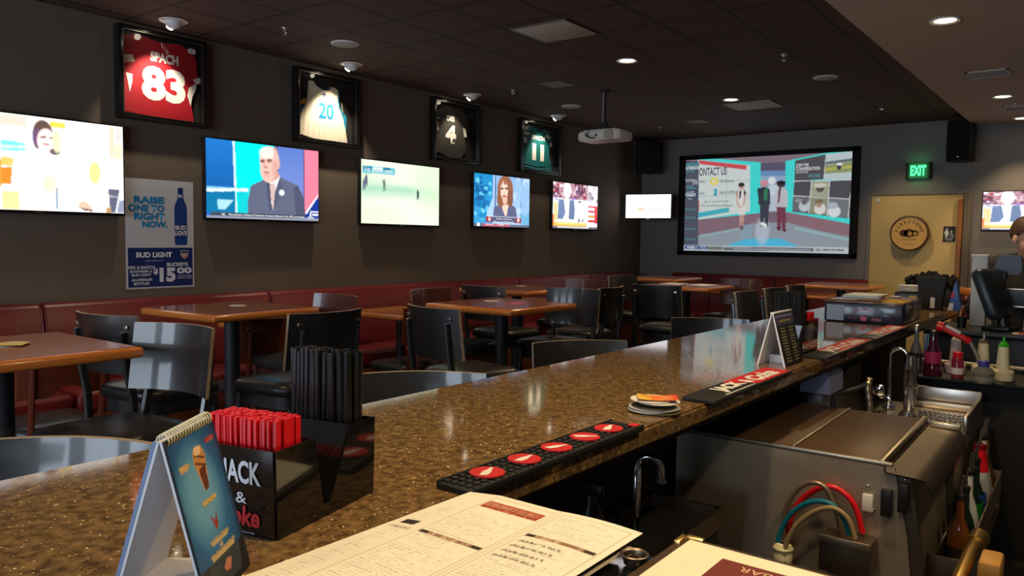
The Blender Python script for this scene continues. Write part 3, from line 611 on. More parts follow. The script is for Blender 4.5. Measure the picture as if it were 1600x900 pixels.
R([(205, 700), (690, 600), (880, 600), (1325, 720), (1318, 790), (205, 770)], (150, 160, 172)); R([(215, 690), (520, 640), (520, 655), (215, 710)], (150, 190, 190), .7); R([(930, 630), (1320, 720), (1320, 740), (930, 650)], (156, 196, 196), .7); R([(560, 620), (640, 600), (600, 740), (520, 740)], (140, 176, 190), .6)
R([(420, 770), (560, 725), (640, 715), (830, 715), (960, 775)], (86, 190, 226)); im.ell(*q(700, 660), .03, .1, (196, 206, 220), .7, .7)
R([(938, 150), (1148, 105), (1130, 285), (932, 298)], (88, 84, 90)); R([(1148, 105), (1345, 80), (1340, 285), (1130, 285)], (196, 210, 214)); R([(1145, 185), (1342, 150), (1341, 230), (1140, 245)], (150, 160, 110)); R([(1145, 205), (1342, 180), (1341, 200), (1140, 225)], (190, 186, 96)); R([(1146, 160), (1342, 130), (1342, 150), (1145, 180)], (110, 116, 120)); im.ell(*q(1235, 195), .012, .03, (60, 70, 80)); im.ell(*q(1238, 175), .016, .014, (240, 244, 246))
R([(932, 298), (1340, 285), (1330, 575), (915, 520)], (84, 80, 88))
for a, c in [([(1050, 300), (1172, 292), (1168, 412), (1045, 408)], (170, 172, 150)), ([(1040, 415), (1160, 418), (1155, 545), (1030, 530)], (150, 152, 130)), ([(1165, 418), (1300, 428), (1290, 565), (1155, 548)], (120, 124, 130)), ([(925, 400), (1038, 412), (1030, 525), (918, 512)], (110, 112, 120))]: R(a, c)
for a in [((925, 300), (1340, 288)), ((925, 405), (1300, 428)), ((1050, 300), (1030, 530)), ((1172, 292), (1155, 548)), ((1340, 285), (1300, 428)), ((1302, 428), (1290, 570))]: im.line(*q(*a[0]), *q(*a[1]), .0022, (220, 224, 224))
for x, y, rx, ry, c in [(1108, 350, .02, .035, (90, 86, 80)), (1108, 330, .032, .02, (210, 210, 196)), (1105, 500, .028, .05, (226, 226, 220)), (1100, 462, .016, .035, (176, 150, 130)), (1100, 445, .02, .018, (130, 116, 90)), (1200, 520, .03, .05, (226, 230, 232)), (1190, 475, .026, .03, (180, 190, 200)), (1000, 480, .028, .05, (200, 206, 214)), (1000, 450, .015, .025, (110, 106, 110)), (960, 440, .02, .02, (150, 150, 156))]: im.ell(*q(x, y), rx, ry, c, 1, .2)
def fig(x, top, bot, wd, skin, up, low, hair):
    hh = (bot-top); im.ell(*q(x, top+hh*.08), wd*.30, .030, skin, 1, .1); im.ell(*q(x, top+hh*.045), wd*.32, .018, hair, 1, .1)
    R([(x-wd*560, top+hh*.2), (x-wd*160, top+hh*.15), (x+wd*160, top+hh*.15), (x+wd*560, top+hh*.2), (x+wd*600, top+hh*.5), (x+wd*420, top+hh*.55), (x-wd*420, top+hh*.55), (x-wd*600, top+hh*.5)], up)
    R([(x-wd*420, top+hh*.53), (x+wd*420, top+hh*.53), (x+wd*380, bot), (x+wd*60, bot), (x, top+hh*.7), (x-wd*60, bot), (x-wd*380, bot)], low)
fig(715, 292, 630, .075, (196, 150, 160), (58, 66, 78), (66, 68, 84), (222, 150, 160)); R([(715, 345), (742, 345), (738, 440), (712, 440)], (60, 130, 96)); R([(665, 350), (730, 345), (700, 390), (668, 400)], (52, 58, 70)); im.ell(*q(700, 610), .01, .02, (236, 240, 240)); im.ell(*q(720, 620), .012, .02, (236, 240, 240))
fig(838, 292, 660, .078, (70, 56, 62), (196, 198, 204), (120, 64, 80), (40, 34, 40)); R([(822, 345), (838, 345), (825, 450), (812, 465)], (110, 56, 74)); R([(805, 630), (830, 630), (830, 645), (800, 642)], (80, 50, 60)); R([(850, 650), (872, 650), (870, 668), (850, 666)], (80, 50, 60))
R([(520, 540), (530, 360), (570, 355), (580, 450), (572, 545)], (232, 226, 222)); im.ell(*q(546, 338), .017, .034, (206, 166, 156)); im.ell(*q(546, 326), .019, .022, (50, 44, 50)); R([(530, 375), (545, 365), (542, 420), (528, 430)], (56, 54, 60)); R([(562, 355), (580, 380), (576, 450), (566, 420)], (56, 54, 60)); R([(505, 380), (525, 365), (515, 450), (545, 490), (535, 498), (508, 460)], (206, 170, 156)); R([(570, 400), (582, 400), (570, 470), (552, 490)], (206, 170, 156)); R([(528, 545), (566, 545), (560, 640), (550, 640), (547, 570), (542, 640), (532, 640)], (196, 158, 150)); R([(533, 625), (560, 625), (560, 652), (535, 650)], (110, 90, 96))
R([(82, 155), (212, 165), (205, 765), (68, 760)], (84, 88, 104)); R([(80, 370), (210, 370), (208, 430), (78, 430)], (52, 66, 110), .6)
R([(66, 765), (1318, 780), (1315, 835), (64, 808)], (196, 204, 206)); R([(95, 768), (275, 772), (275, 796), (95, 792)], (60, 92, 150)); R([(275, 772), (400, 775), (400, 800), (275, 797)], (120, 124, 120)); R([(405, 778), (1060, 785), (1060, 810), (405, 802)], (96, 100, 108)); im.rect(.33, .958, .78, .972, (176, 180, 186), .7)
iw, ih = w-2*bd, h-2*bd; fn = wallmap(.022)
picture('screen_fabric', im, M['scrproj'], lambda u, v: fn(-iw/2+iw*u, ih/2-ih*v), PS, soft=2)
fn = wallmap(.0235); X = lambda x, y: (lambda r: (-iw/2+iw*r[0], ih/2-ih*r[1]))(q(x, y))
def pst(txt, tl, br, m, bold=.0):
    a, c = X(*tl), X(*br); MB().text(txt, a[0], c[0], c[1], a[1], fn, bold=bold).build('projected_caption', m, PS, tag='flat')
dk = emis('projected_dark', L3(70, 74, 84), .8); lt = emis('projected_light', L3(226, 234, 236), .78); tealt = emis('projected_teal', L3(80, 176, 190), .78)
pst('ONTACT US', (215, 208), (432, 256), dk, .02); pst('NFLNetwork', (380, 290), (490, 310), dk); pst('1-866-ES-PRICK', (372, 372), (515, 392), dk); pst('Sign up to watch & listen', (255, 440), (450, 458), dk); pst('NFL.com/fantasyandfriends', (228, 470), (475, 490), dk)
pst('ability', (212, 296), (262, 320), dk); pst('ability', (212, 380), (258, 404), dk)
pst('FANTASY', (103, 174), (205, 198), tealt, .02); pst('& FRIENDS', (105, 198), (210, 216), lt, .03); pst('BATTLES', (108, 222), (175, 238), tealt); pst('A', (92, 275), (108, 300), lt); pst('FOOTBALL', (96, 290), (200, 306), lt); pst('LIFE', (160, 308), (200, 326), lt); pst('FOOTBALL', (100, 335), (165, 348), tealt); pst('THURSDAY', (112, 348), (190, 360), tealt)
pst('ALL NEW', (112, 375), (172, 388), lt); pst('TONIGHT', (100, 392), (188, 414), lt, .03); pst('7pm', (118, 424), (160, 436), lt)
for y in (500, 560, 640, 715): pst('FANTASY LIVE', (100, y), (180, y+14), tealt)
pst('JOIN THE', (945, 172), (1032, 196), lt, .02); pst('CONVERSATION', (945, 176+22), (1108, 216), lt, .02); pst('#NFLNETWORK', (945, 228), (1028, 240), lt); pst('FANTASY & FRIENDS', (1030, 248), (1110, 270), tealt)
pst('WEEK 1', (110, 774), (200, 791), lt, .03); pst('TB 24', (220, 776), (262, 792), lt); pst('NETWORK', (1118, 793), (1268, 810), dk, .05); pst('NFL', (1078, 790), (1110, 812), dk, .02); pst('CHARGERS NAMED HIS STARTER AT QUARTERBACK FOR PRESEASON', (410, 784), (1050, 800), lt)

# ------------------------------------------------------------------ exit sign, restroom sign, barrel head
t = thing('exit_sign', 'green lit EXIT sign above the restroom door', 'sign', (-1.72, YF, 2.385))
MB().box((0, -.035, 0), (.275, .07, .195), .008).build('housing', M['blackm'], t)
MB().text('EXIT', -.085, .085, -.06, .065, wallmap(.0725), bold=.05).build('lettering', emis('exit_green', (.06, 1, .26), 2.2), t, tag='flat')
l = bpy.data.lights.new('exit_glow', 'AREA'); l.energy = .7; l.size = .2; l.color = (.1, 1, .3); o = bpy.data.objects.new('exit_glow', l); COL.objects.link(o); o.parent = t; o.location = (0, -.09, 0); o.rotation_euler = (PI/2, 0, 0)
t = thing('restroom_sign', 'small black restroom sign with white figures on the door', 'sign', (-1.365, YF-.024, 1.63))
MB().box((0, -.004, 0), (.125, .008, .18), .003).build('plaque', M['black'], t)
b = MB(); f = wallmap(.0095)
def disc(b, cx, cz, r, f, n=14): b.raw([f(cx+r*math.cos(2*PI*k/n), cz+r*math.sin(2*PI*k/n)) for k in range(n)], [tuple(range(n))])
disc(b, -.028, .055, .011, f); b.raw([f(*p) for p in [(-.045, .04), (-.011, .04), (-.002, -.0), (-.014, -.005), (-.014, -.04), (-.026, -.04), (-.026, -.01), (-.03, -.01), (-.03, -.04), (-.042, -.04), (-.042, -.005), (-.054, 0)]], [tuple(range(12))])
disc(b, .022, .03, .008, f); b.tube([f(.022, .02), f(.024, -.008), f(.044, -.01), f(.05, -.034)], .0035, 4); b.tube([f(.027+.017*math.cos(a), -.018+.017*math.sin(a)) for a in np.linspace(2.2, 5.8, 10)], .003, 4)
b.raw([f(*p) for p in [(-.05, -.052), (.05, -.052), (.05, -.057), (-.05, -.057)]], [(0, 1, 2, 3)]); b.text('RESTROOM', -.035, .035, -.078, -.066, f, bold=.02)
b.build('pictograms', M['whiteprint'], t, tag='flat')
t = thing('barrel_head', 'round wooden barrel head sign hanging on the restroom door', 'sign', (-1.775, YF-.05, 1.635))
RX = Euler((PI/2, 0, 0)).to_matrix().to_4x4()
MB().lathe([(0, 0), (.205, 0), (.212, .03), (.21, .115), (.198, .12), (.196, .1), (0, .1)], n=48, M=RX, mis=[0, 0, 0, 0, 0, 0]).build('barrel_rim', mat('barrel_stave', L3(86, 54, 26), .5, var=.3, vscale=14), t)
MB().lathe([(0, .104), (.195, .104), (.195, .098), (0, .098)], n=48, M=RX).build('head_boards', mat('barrel_oak', L3(226, 172, 70), .4, var=.12, vscale=6, stretch=(1, 1, 10)), t)
b = MB(); f = wallmap(.1055)
for k, ch in enumerate('FIRESTONE'):
    a = math.radians(166-19.0*k); c, s = math.cos(a-PI/2), math.sin(a-PI/2)
    v, fc = text_geo(ch, .02); v = np.array(v); mn, mx = v.min(0), v.max(0); sc = .036
    pts = [((p[0]-(mn[0]+mx[0])/2)*sc/.72, (p[1])*sc/.72) for p in v]
    b.raw([f(.125*math.cos(a)+x*c-y*s, .125*math.sin(a)-.005+x*s+y*c) for x, y in pts], fc)
BB = mat('burnt_brown', L3(96, 58, 20), .6); b.build('arched_lettering', BB, t, tag='flat')
MB().text('WALKER', -.08, .08, -.085, -.068, f).build('middle_lettering', BB, t, tag='flat'); MB().text('BREWING', -.05, .05, -.135, -.122, f).build('lower_lettering', BB, t, tag='flat')
b = MB()
for cx, r in [(-.055, .042), (.0, .05), (.062, .038)]:
    n = 20; b.raw([f(cx+r*1.15*math.cos(2*PI*k/n), -.0+r*math.sin(2*PI*k/n)) for k in range(n)], [tuple(range(n))])
b.build('barrel_emblem', mat('burnt_dark', L3(84, 46, 14), .6, var=.4, vscale=50), t, tag='flat')
b = MB(); f = wallmap(.107)
for cx, r in [(.012, .026), (.066, .022)]:
    n = 16; b.raw([f(cx+r*math.cos(2*PI*k/n), -.006+r*math.sin(2*PI*k/n)) for k in range(n)], [tuple(range(n))])
b.build('barrel_ends', mat('burnt_light', L3(200, 150, 60), .6), t, tag='flat')

# ------------------------------------------------------------------ framed jerseys
M['fback'] = mat('frame_backing', L3(30, 28, 26), .8)
M['fwood'] = mat('black_frame', (.012, .011, .011), .25, coat=.3)
def framed(yc, w, h, zc, label, body, jm, bodyname='jersey'):
    t = thing('framed_jersey', label, 'framed jersey', (XL, yc, zc), LW, 'framed jerseys')
    b = MB(); e = .034
    for s in (-1, 1): b.box((s*(w/2-e/2), -.035, 0), (e, .07, h), .004); b.box((0, -.035, s*(h/2-e/2)), (w-.002, .068, e), .004)
    b.build('frame', M['fwood'], t)
    b = MB(); q_ = .004
    for s in (-1, 1): b.box((s*(w/2-e), -.0705, 0), (q_, .003, h-2*e)); b.box((0, -.0705, s*(h/2-e)), (w-2*e, .003, q_))
    b.build('inner_bead', M['steel'], t)
    MB().box((0, -.006, 0), (w-.04, .01, h-.04)).build('backing', M['fback'], t)
    b = MB(); b.prism(body, lambda x, z: Vector((x*w/2, -.011, z*h/2)), lambda x, z: Vector((x*w/2, -.03, z*h/2)))
    b.build(bodyname, jm, t, ang=50)
    MB().raw([(-w/2+e, -.058, -h/2+e), (w/2-e, -.058, -h/2+e), (w/2-e, -.058, h/2-e), (-w/2+e, -.058, h/2-e)], [(0, 1, 2, 3)]).build('glazing', M['glass'], t, tag='flat')
    f = lambda x, z: Vector((x*w/2, -.0315, z*h/2))
    return t, f
def patch(t, f, polys, m, name='cloth_panel'):
    b = MB()
    for i, p in enumerate(polys): b.raw([f(x, z)-Vector((0, .0004*i, 0)) for x, z in p], [tuple(range(len(p)))])
    return b.build(name, m, t, tag='flat')
M['jprint'] = mat('white_numerals', L3(240, 232, 222), .55, bump=.2, bscale=10)
# red jersey, back view: white name and number
body = [(-.9, .76), (-.62, .86), (-.3, .84), (-.18, .80), (0, .78), (.16, .8), (.42, .84), (.66, .74), (.80, .60), (.84, .16), (.86, .0), (.70, -.04), (.66, -.2), (.68, -.5), (.74, -.86), (.2, -.88), (-.4, -.86), (-.82, -.84), (-.9, -.8)]
t, f = framed(2.998, .66, .64, 2.62, 'framed red jersey with white name and number 83', body, M['jred'])
MB().text('SPACH', -.26, .38, .34, .56, f, bold=.05).build('name_lettering', M['jprint'], t, tag='flat')
MB().text('83', -.46, .54, -.52, .24, f, bold=.05).build('numerals', M['jprint'], t, tag='flat')
MB().text('8', .60, .80, .68, .80, f, bold=.04).build('shoulder_numeral', M['jprint'], t, tag='flat')
patch(t, f, [[(-.92, .36), (-.64, .40), (-.60, .26), (-.92, .16)], [(.72, .10), (.9, .18), (.9, .04), (.78, .0)]], M['jwhite'], 'sleeve_band')
patch(t, f, [[(-.80, -.0), (-.65, -.02), (-.66, -.2), (-.72, -.42), (-.75, -.2)], [(.80, .02), (.62, -.1), (.58, -.3), (.66, -.52), (.70, -.3), (.8, -.1)]], M['jprint'], 'side_panel')
patch(t, f, [[(-.02, .80), (.10, .68), (.16, .60), (.10, .56), (.06, .64), (.0, .68)]], M['jprint'], 'bird_crest')
patch(t, lambda x, z: f(x, z)-Vector((0, .0008, 0)), [[(.01, .76), (.10, .66), (.13, .60), (.10, .585), (.07, .64), (.02, .69)]], M['jred'], 'crest_inset')
# white basketball vest
body = [(-.52, .70), (-.38, .70), (-.28, .60), (-.1, .54), (.06, .55), (.18, .66), (.32, .62), (.40, .56), (.38, .3), (.42, .1), (.54, -.05), (.64, -.12), (.62, -.4), (.7, -.88), (.74, -.95), (.2, -.93), (-.4, -.86), (-.88, -.78), (-.9, -.6), (-.88, -.35), (-.76, -.15), (-.62, .04), (-.55, .3)]
t, f = framed(4.488, .69, .62, 2.612, 'framed white sleeveless jersey with blue number 20', body, M['jwhite'])
MB().text('20', -.24, .24, -.28, .16, f, bold=.02).build('numerals', M['bluep'], t, tag='flat')
b = MB()
for k, ch in enumerate('PENDLETON'):
    u = -.34+.085*k; v, fc = text_geo(ch, .0); v = np.array(v); mn = v.min(0); zc = .36-1.1*(u)**2-.1*(u+.3)
    b.raw([f(u+(p[0]-mn[0])*.10, zc+p[1]*.19) for p in v], fc)
b.build('name_lettering', mat('grey_print', L3(110, 106, 110), .6), t, tag='flat')
b = MB(); b.tube([f(-.38, .69), f(-.28, .59), f(-.1, .53), f(.06, .54), f(.18, .65)], .006, 5); b.build('collar_trim', M['navy'], t)
b = MB(); b.tube([f(.40, .55), f(.38, .3), f(.42, .1), f(.54, -.05)], .006, 5); b.build('armhole_trim', M['teal'], t)
patch(t, f, [[(.44, .06), (.66, -.12), (.66, -.5), (.6, -.4), (.56, -.2)], [(-.88, -.05), (-.66, .02), (-.86, -.35)]], M['teal'], 'side_panel')
patch(t, f, [[(-.85, .08), (-.66, .2), (-.64, .06), (-.82, .0)]], M['gold'], 'gold_lining')
patch(t, f, [[(-.09, .44), (-.05, .44), (-.05, .41), (.0, .41), (0, .38), (-.05, .38), (-.05, .32), (-.09, .32), (-.09, .38), (-.14, .38), (-.14, .41), (-.09, .41)]], M['navy'], 'cross_mark')
b = MB()
for u in np.linspace(-.6, .5, 9):
    b.raw([f(u, .25), f(u+.012, .25), f(u*1.25+.012, -.8), f(u*1.25, -.8)], [(0, 1, 2, 3)])
b.build('pinstripes', mat('pinstripe', L3(206, 184, 150), .6), t, tag='flat')
# black jersey number 4
body = [(-.84, .56), (-.6, .72), (-.3, .80), (0, .76), (.22, .8), (.44, .66), (.56, .5), (.62, .1), (.5, .0), (.46, -.2), (.5, -.6), (.3, -.84), (-.2, -.86), (-.86, -.7), (-.88, -.3)]
t, f = framed(6.19, .72, .63, 2.615, 'framed black jersey with silver number 4', body, M['jblack'])
MB().text('CARR', -.36, .0, .32, .5, f, bold=.03).build('name_lettering', M['jprint'], t, tag='flat')
MB().text('4', -.40, .06, -.4, .2, f, bold=.06).build('numerals', M['jprint'], t, tag='flat')
patch(t, f, [[(-.86, .2), (-.7, .26), (-.68, -.04), (-.86, -.04)], [(.36, .2), (.5, .14), (.54, -.1), (.42, -.12)]], M['jprint'], 'sleeve_numeral')
patch(t, f, [[(-.8, .36), (-.62, .36), (-.72, .31)]], M['jprint'], 'swoosh_mark')
# green jersey number 11
body = [(-.8, .76), (-.5, .8), (-.2, .74), (0, .62), (.2, .74), (.46, .7), (.62, .5), (.64, .2), (.5, .04), (.46, -.2), (.6, -.5), (.62, -.86), (0, -.9), (-.8, -.88), (-.86, -.4), (-.82, .2)]
t, f = framed(7.75, .85, .625, 2.606, 'framed green jersey with white number 11', body, M['jgreen'])
MB().text('SPACH', -.42, .24, .28, .46, f, bold=.06).build('name_lettering', M['jprint'], t, tag='flat')
MB().text('11', -.36, .22, -.5, .14, f, bold=.07).build('numerals', M['jprint'], t, tag='flat')
patch(t, f, [[(-.78, .72), (-.56, .72), (-.56, .6), (-.78, .58)], [(-.78, .52), (-.5, .5), (-.54, .4), (-.78, .4)], [(-.82, .3), (-.64, .3), (-.62, .12), (-.8, .1)], [(.3, .58), (.5, .5), (.48, .4), (.3, .46)], [(.5, .3), (.62, .26), (.6, .1), (.5, .12)]], M['jprint'], 'sleeve_numeral')
b = MB()
for z in (-.66, -.78): b.tube([f(-.8, z), f(-.2, z-.05), (f(.3, z-.02))], .005, 5)
b.build('hem_piping', M['teal'], t)

# ------------------------------------------------------------------ beer poster on the wall
t = thing('poster', 'blue and white beer poster taped to the wall beside the nearest television', 'poster', (XL, 2.986, 1.502), LW)
pw, ph = .515, .785; fm = lambda d: (lambda x, z: Vector((x, -d, z)))
U = lambda u, v: (-pw/2+pw*u, ph/2-ph*v)          # u right, v down
quad = lambda u0, v0, u1, v1, d: [Vector((U(u, v)[0], -d, U(u, v)[1])) for u, v in ((u0, v0), (u1, v0), (u1, v1), (u0, v1))]
MB().box((0, -.0015, 0), (pw, .003, ph)).build('sheet', mat('poster_paper', L3(206, 204, 206), .45), t)
MB().raw(quad(.025, .625, .975, .985, .0036), [(0, 1, 2, 3)]).build('navy_panel', M['navy'], t, tag='flat')
def ptext(items, m, d, name='lettering'):
    b = MB()
    for tx, u0, u1, v0, v1, bo in items:
        a, c = U(u0, v0), U(u1, v1); b.text(tx, a[0], c[0], c[1], a[1], fm(d), bold=bo)
    return b.build(name, m, t, tag='flat')
ptext([('RAISE', .12, .56, .155, .22, .05), ('ONE TO', .04, .56, .23, .295, .05), ('RIGHT', .12, .56, .305, .37, .05), ('NOW.', .23, .60, .38, .44, .05)], M['bluep'], .0042, 'slogan_lettering')
PW = mat('poster_white', L3(226, 226, 232), .45)
for nm, it in [('brand_lettering', [('BUD LIGHT', .14, .66, .665, .715, .05)]), ('sponsor_lettering', [('OFFICIAL BEER SPONSOR', .27, .53, .74, .75, 0)]), ('price_lettering', [('BUCKETS', .58, .90, .765, .80, .05), ('$', .38, .45, .815, .875, .04), ('15', .47, .71, .81, .945, .06), ('00', .73, .96, .81, .87, .05)]), ('offer_lettering', [('MIX & MATCH', .03, .40, .79, .82, .03), ('BUDWEISER &', .05, .36, .83, .852, .03), ('BUD LIGHT', .07, .35, .862, .885, .03), ('ALUMINUM', .07, .36, .905, .93, .03), ('BOTTLES', .10, .32, .94, .965, .03)]), ('terms_lettering', [('DURING SUNDAY', .74, .96, .885, .897, .01), ('& MONDAY GAMES', .74, .96, .905, .917, .01)])]:
    ptext(it, PW, .0044, nm)
bot = [(0, .06), (.035, .06), (.04, .075), (.042, .12), (.05, .17), (.085, .22), (.096, .26), (.096, .575), (.085, .597), (0, .60)]
pts = [(.80+r, v) for r, v in bot]+[(.80-r, v) for r, v in bot[::-1]]
MB().raw([Vector((U(u, v)[0], -.0042, U(u, v)[1])) for u, v in pts[1:-1]], [tuple(range(len(pts)-2))]).build('bottle_picture', mat('bottle_blue', L3(36, 66, 130), .3), t, tag='flat')
MB().raw(quad(.765, .062, .835, .10, .0047), [(0, 1, 2, 3)]).build('bottle_cap_picture', mat('bottle_cap_navy', L3(24, 40, 90), .4), t, tag='flat')
ptext([('BUD', .715, .885, .415, .455, .04), ('LIGHT', .705, .895, .465, .51, .04)], M['whiteprint'], .005, 'bottle_lettering'); ptext([('BL', .765, .835, .125, .15, .05)], M['whiteprint'], .005, 'neck_lettering')
sh = [(.79, .65), (.83, .655), (.85, .645), (.87, .655), (.91, .65), (.905, .70), (.85, .735), (.795, .70)]
MB().raw([Vector((U(*p)[0], -.0045, U(*p)[1])) for p in sh], [tuple(range(8))]).build('shield_emblem', M['whiteprint'], t, tag='flat')
sh2 = [(.80, .685), (.90, .685), (.893, .70), (.85, .727), (.807, .70)]
MB().raw([Vector((U(*p)[0], -.005, U(*p)[1])) for p in sh2], [tuple(range(5))]).build('shield_lower', M['redprint'], t, tag='flat')
b = MB(); 
a, c = U(.815, .68), U(.885, .69+.02)
MB().text('NFL', a[0], c[0], c[1], U(.8, .682)[1], fm(.0056), bold=.04).build('shield_lettering', M['whiteprint'], t, tag='flat')
MB().raw(quad(.80, .657, .90, .678, .005), [(0, 1, 2, 3)]).build('shield_upper', M['navy'], t, tag='flat'); b.bm.free()
# ------------------------------------------------------------------ banquette along two walls
def banquette(p0, p1, rz, label):
    """section from p0 to p1 along its wall; local x along the wall, -y out into the room"""
    L = (Vector(p1)-Vector(p0)).length
    t = thing('booth_bench', label, 'bench', ((p0[0]+p1[0])/2, (p0[1]+p1[1])/2, FZ), rz, 'oxblood wall benches')
    MB().box((0, -.30, .16), (L-.004, .52, .32), .01).build('base', M['boothwood'], t)
    b = MB(); prof = [(-.04, .40), (-.04, .93), (-.07, .972), (-.12, .972), (-.155, .94), (-.20, .60), (-.23, .42), (-.22, .38), (-.10, .36)]
    b.prism(prof, lambda y, z: Vector((-L/2+.006, y, z)), lambda y, z: Vector((L/2-.006, y, z)))
    bmesh.ops.bevel(b.bm, geom=[e for e in b.bm.edges if abs(e.verts[0].co.x-e.verts[1].co.x) < 1e-5], offset=.012, segments=2, affect='EDGES')
    b.build('back_cushion', M['booth'], t, ang=50)
    MB().box((0, -.36, .39), (L-.012, .46, .13), .035, seg=3).build('seat_cushion', M['booth'], t, ang=50)
    for s in (-1, 1): MB().tube([(s*(L/2-.01), -.11, .968), (s*(L/2-.01), -.16, .935), (s*(L/2-.01), -.20, .62), (s*(L/2-.01), -.23, .44)], .005, 5).build('piping', M['booth'], t)
    return t
ys = [-1.25, .42, 2.12, 3.81, 5.51, 7.2, 8.8, 10.0]
names = ['behind the nearest high table', 'below the poster, at the left picture edge', 'running from behind the second high table', 'behind the booth tables, third from the viewer', 'behind the fourth and fifth televisions', 'below the last wall television', 'next to the far left corner']
for i in range(7):
    banquette((XL+.005, ys[i]), (XL+.005, ys[i+1]), LW, 'dark red vinyl wall bench '+names[i])
for a, c_, nm in [(-4.85, -4.25, 'on the far wall by the left corner'), (-4.25, -3.36, 'on the far wall below the projection screen'), (-3.36, -2.22, 'on the far wall ending beside the door')]:
    banquette((a, YF-.005), (c_, YF-.005), 0, 'dark red vinyl wall bench '+nm)

# ------------------------------------------------------------------ tables
def table_parts(t, hgt, w, d, topm, pole, cb=.25):
    th = .042
    b = MB()
    b.box((0, 0, hgt-th/2), (w, d, th), .016, seg=3); b.build('edge_band', M['edge'], t)
    MB().box((0, 0, hgt+.0006), (w-.05, d-.05, .002)).build('tabletop', topm, t)
    MB().tube([(0, 0, .03), (0, 0, hgt-th)], pole, 20).build('column', M['iron'], t)
    b = MB(); b.box((0, 0, .02), (cb, .07, .03), .01); b.box((0, 0, .0205), (.07, cb, .03), .01); b.lathe([(0, .035), (.07, .035), (.05, .07), (0, .07)], n=20); b.build('cross_base', M['iron'], t)
    b = MB(); b.box((0, 0, hgt-th-.006), (.36, .36, .012)); b.build('top_plate', M['iron'], t)
PUB = 1.07-FZ
first = None
for x, y, rz, lab in [(-3.25, 1.15, 0, 'high square table nearest the viewer, yellow coasters on it'), (-4.11, 2.69, .03, 'high square table in front of the beer poster'), (-3.16, 4.11, -.02, 'high square table in the middle with a red card on it'), (-4.05, 5.48, 0, 'high square table behind the middle one, near the wall'), (-3.2, 7.15, .03, 'high square table with papers, below the projection screen'), (-4.1, 8.45, 0, 'high square table farthest away, near the far left corner'), (-2.1, 8.6, 0, 'high square table far back beside the end of the bar')]:
    if first is None:
        t = first = thing('high_table', lab, 'table', (x, y, FZ), rz, 'high square tables'); table_parts(t, PUB, .73, .73, M['top'], .044)
    else: dup(first, (x, y, FZ), rz, lab)
bt = None
for x, y, lab in [(-4.62, 3.45, 'low booth table at the wall bench behind the poster-side high table'), (-4.62, 4.62, 'low booth table at the wall bench, second from the viewer'), (-4.62, 6.3, 'low booth table at the wall bench below the fourth television'), (-4.62, 8.0, 'low booth table at the wall bench below the fifth television'), (-3.6, 9.60, 'low booth table at the far wall bench below the big screen'), (-2.75, 9.60, 'low booth table at the far wall bench near the door'), (-4.62, 1.2, 'low booth table at the wall bench beside the nearest high table')]:
    if bt is None:
        t = bt = thing('booth_table', lab, 'table', (x, y, FZ), 0, 'low booth tables'); table_parts(t, .81, .66, .66, mat('booth_laminate', L3(176, 112, 52), .22, var=.15, vscale=6, stretch=(2, 12, 1), coat=.3), .04, .22)
    else: dup(bt, (x, y, FZ), 0, lab)

